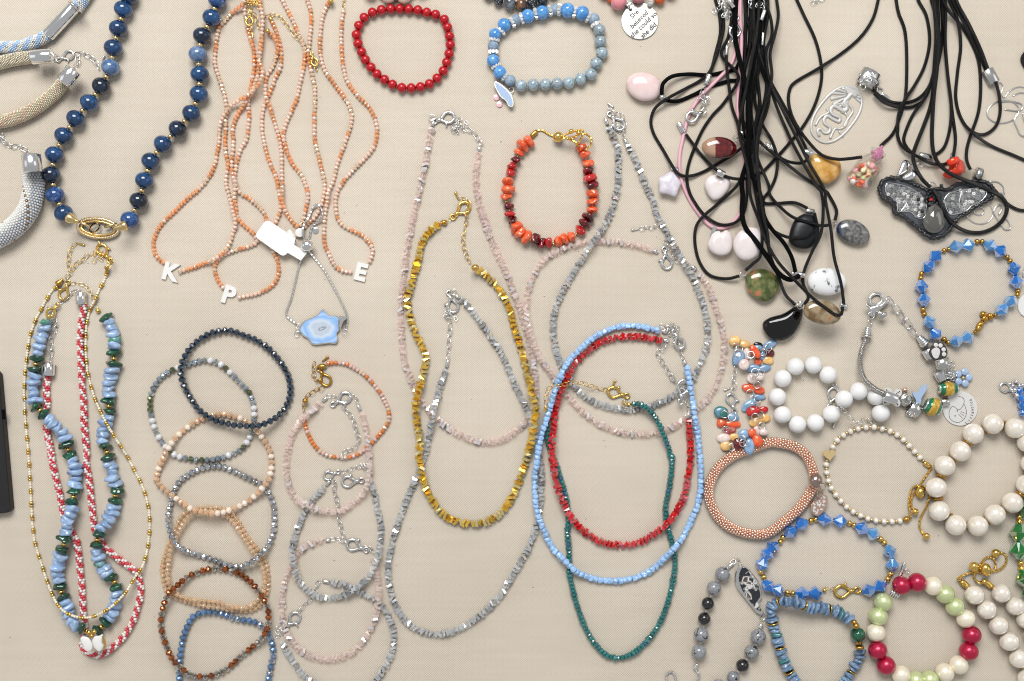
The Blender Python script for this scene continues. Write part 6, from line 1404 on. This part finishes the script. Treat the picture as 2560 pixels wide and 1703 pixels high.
# ------------------------------------------------------------------ grey stones, chips, edge pieces
t = Thing('stone_bracelet', 'grey and black round jasper bracelet with a dark geode slice set in silver', 'bracelet', pt('N 1330,1200'))
GJ = {'a': ('ball', 'grey_jasper', 1, 0.97), 'k': ('ball', 'black_jasper', 1, 0.97), 's': ('seed', 'white_bead', 1, 0.7, 'spacer')}
ebeads(t, 'N 1290,912,a,46 1263,955,s,9 1237,998,a,44 1220,1048,s,9 1200,1092,k,39 1190,1140,s,9 1178,1185,k,39 1170,1235,s,9 1160,1282,a,46 1152,1336,s,9 1145,1388,a,46', GJ, 45)
ebeads(t, 'N 1508,1295,a,47 1490,1345,s,9 1468,1390,a,45 1442,1435,s,9 1412,1472,k,40 1385,1510,s,9 1355,1545,a,40 1310,1580,s,9 1265,1600,a,44', GJ, 45)
crimp(t, *pt('N 1335,862'), -40, 20, 5, 'bright_silver'); chain(t, 'N 1345,850 1370,825 1390,835 1400,860', 13, 10); crimp(t, *pt('N 1522,1235'), -80, 14, 6, 'bright_silver'); one(t, 'jump_ring', 'ring', 'silver', *pt('N 1535,1175'), 8, rz=8)
gd = smooth_outline(pa('N 1392,858 1415,862 1450,885 1480,920 1505,955 1518,1000 1525,1050 1510,1075 1520,1110 1535,1140 1525,1160 1490,1140 1450,1090 1410,1040 1375,990 1360,940 1368,890'), 2.5)
rim = plate(t, 'silver_rim', gd, 12, 'silver', 2, zabs=0.4)
plate(t, 'geode_slice', smooth_outline(pa('N 1415,868 1450,893 1480,928 1502,965 1514,1005 1520,1048 1503,1078 1515,1112 1526,1138 1490,1122 1450,1070 1415,1020 1395,970 1390,920'), 2.5), 2.2, 'geode_dark', 0.7, zabs=11.4, parent=rim)
crimp(t, *pt('N 1128,1480'), 110, 16, 5, 'bright_silver'); boxchain(t, 'N 1125,1500 1145,1530 1135,1568 1090,1590', 3.2, 'silver'); boxchain(t, 'N 1010,1600 1000,1550 985,1515 955,1520 945,1550 965,1590', 3.2, 'silver'); 
t = Thing('chip_bracelet', 'slate blue disc chip bracelet with brass spacers and one green bead', 'bracelet', pt('Q 300,1400'))
def dchip(i):
    if i % 6 == 5: return ('disk', 'gold', 13.5, 2.8, 2.4, 0.1, 'spacer')
    return ('chip:%d' % rng.randrange(7), 'slate_chip' if rng.random() < 0.88 else 'teal_chip', rng.uniform(12.5, 17), 5.8, 6.4, 0.32, 'chip')
beads(t, 'Q 500,1200 470,1165 430,1143 380,1127 330,1122 280,1120 230,1108 180,1090 120,1083 70,1078 28,1100 20,1150 27,1200 42,1250 60,1310 75,1370 95,1430 120,1490 150,1540 190,1600 260,1650', dchip)
beads(t, 'Q 562,1375 566,1410 550,1450 520,1495 490,1550 450,1610 380,1660', dchip)
one(t, 'spacer', 'ball', 'old_gold', *pt('Q 528,1208'), 7); one(t, 'spacer', 'ball', 'old_gold', *pt('Q 540,1230'), 8); one(t, 'green_bead', 'ball', 'malachite', *pt('Q 550,1283'), 18.5); one(t, 'spacer', 'ball', 'old_gold', *pt('Q 557,1335'), 8); one(t, 'spacer', 'disk', 'old_gold', *pt('Q 560,1360'), 11, 88, rx=4, rz=11)
t = Thing('bicone_bracelet', 'large green faceted bicone bracelet with gold beads at the cloth edge', 'bracelet', pt('Q 1600,750'))
ebeads(t, 'Q 1640,470,b 1585,535,b,46 1542,562,g,20 1540,592,g,20 1535,660,b 1537,765,b 1548,845,g,20 1552,877,g,20 1570,940,b 1610,1020,b', {'b': ('bicone', 'green_bicone', 1, 0.95), 'g': ('ball', 'gold', 1, 0.95, 'gold_bead')}, 57)
t = Thing('beaded_pendant', 'blue crystal and silver bead cluster with a clasp at the cloth edge', 'pendant', pt('O 1560,1100'))
ebeads(t, 'O 1540,1095,b 1550,1140,b 1555,1185,b 1562,1230,b 1590,1160,b 1590,1080,b', {'b': ('rond', 'blue_bicone', 1, 0.95)}, 26, string=None)
ebeads(t, 'O 1520,1040,s 1500,1065,s 1512,1090,s 1525,1125,s 1540,1065,s 1560,1060,s', {'s': ('ball', 'silver', 1, 0.95, 'silver_bead')}, 13, string=None); lobster(t, *pt('O 1468,1080'), 200, 38); x, y = pt('O 1505,1100'); tangle(t, x, y, 12, 8)
t = Thing('shell_disc', 'white translucent disc just entering beside the blue bicone bracelet', 'disc', pt('O 1590,570'))
plate(t, 'disc', ellipse(*pt('O 1592,575'), 27, 30), 5, 'seed_pearl', 1.5, lift=-hmax(*pt('O 1592,575'), 8) * 0); cord(t, 'O 1562,400 1570,360 1600,320', 2, 'silver', 'wire')

# ------------------------------------------------------------------ lint and dust on the cloth
V = []; F = []
spots = pa('E 540,1305 K 385,395 K 610,1148 L 150,860 A 310,1515 C 920,663 F 325,870 E 1500,865 Q 1045,678 R 855,1155 F 595,690 F 450,742 L 235,632 J 1190,830 D 60,1300 D 240,1440 I 40,90')
for sx, sy in spots + [(rng.uniform(0, 2560), rng.uniform(0, 1703)) for _ in range(40)]:
    k = len(V); a = rng.uniform(0, 3.14); ln = rng.uniform(1.0, 3.2); w = rng.uniform(0.5, 1.0)
    for u, v, h in ((-1, 0, 0.05), (0, -1, 0.05), (1, 0, 0.05), (0, 1, 0.05), (0, 0, 0.7)):
        V.append(W3(sx + ln * u * math.cos(a) - w * v * math.sin(a), sy + ln * u * math.sin(a) + w * v * math.cos(a), h))
    F += [(k, k + 4, k + 1), (k + 1, k + 4, k + 2), (k + 2, k + 4, k + 3), (k + 3, k + 4, k)]
me = new_mesh('lint', V, F, False); me.materials.append(MAT['dark_thread'])
o = bpy.data.objects.new('lint', me); col.objects.link(o); o['kind'] = 'stuff'; o['label'] = 'tiny dark lint specks scattered over the cream cloth'; o['category'] = 'lint'
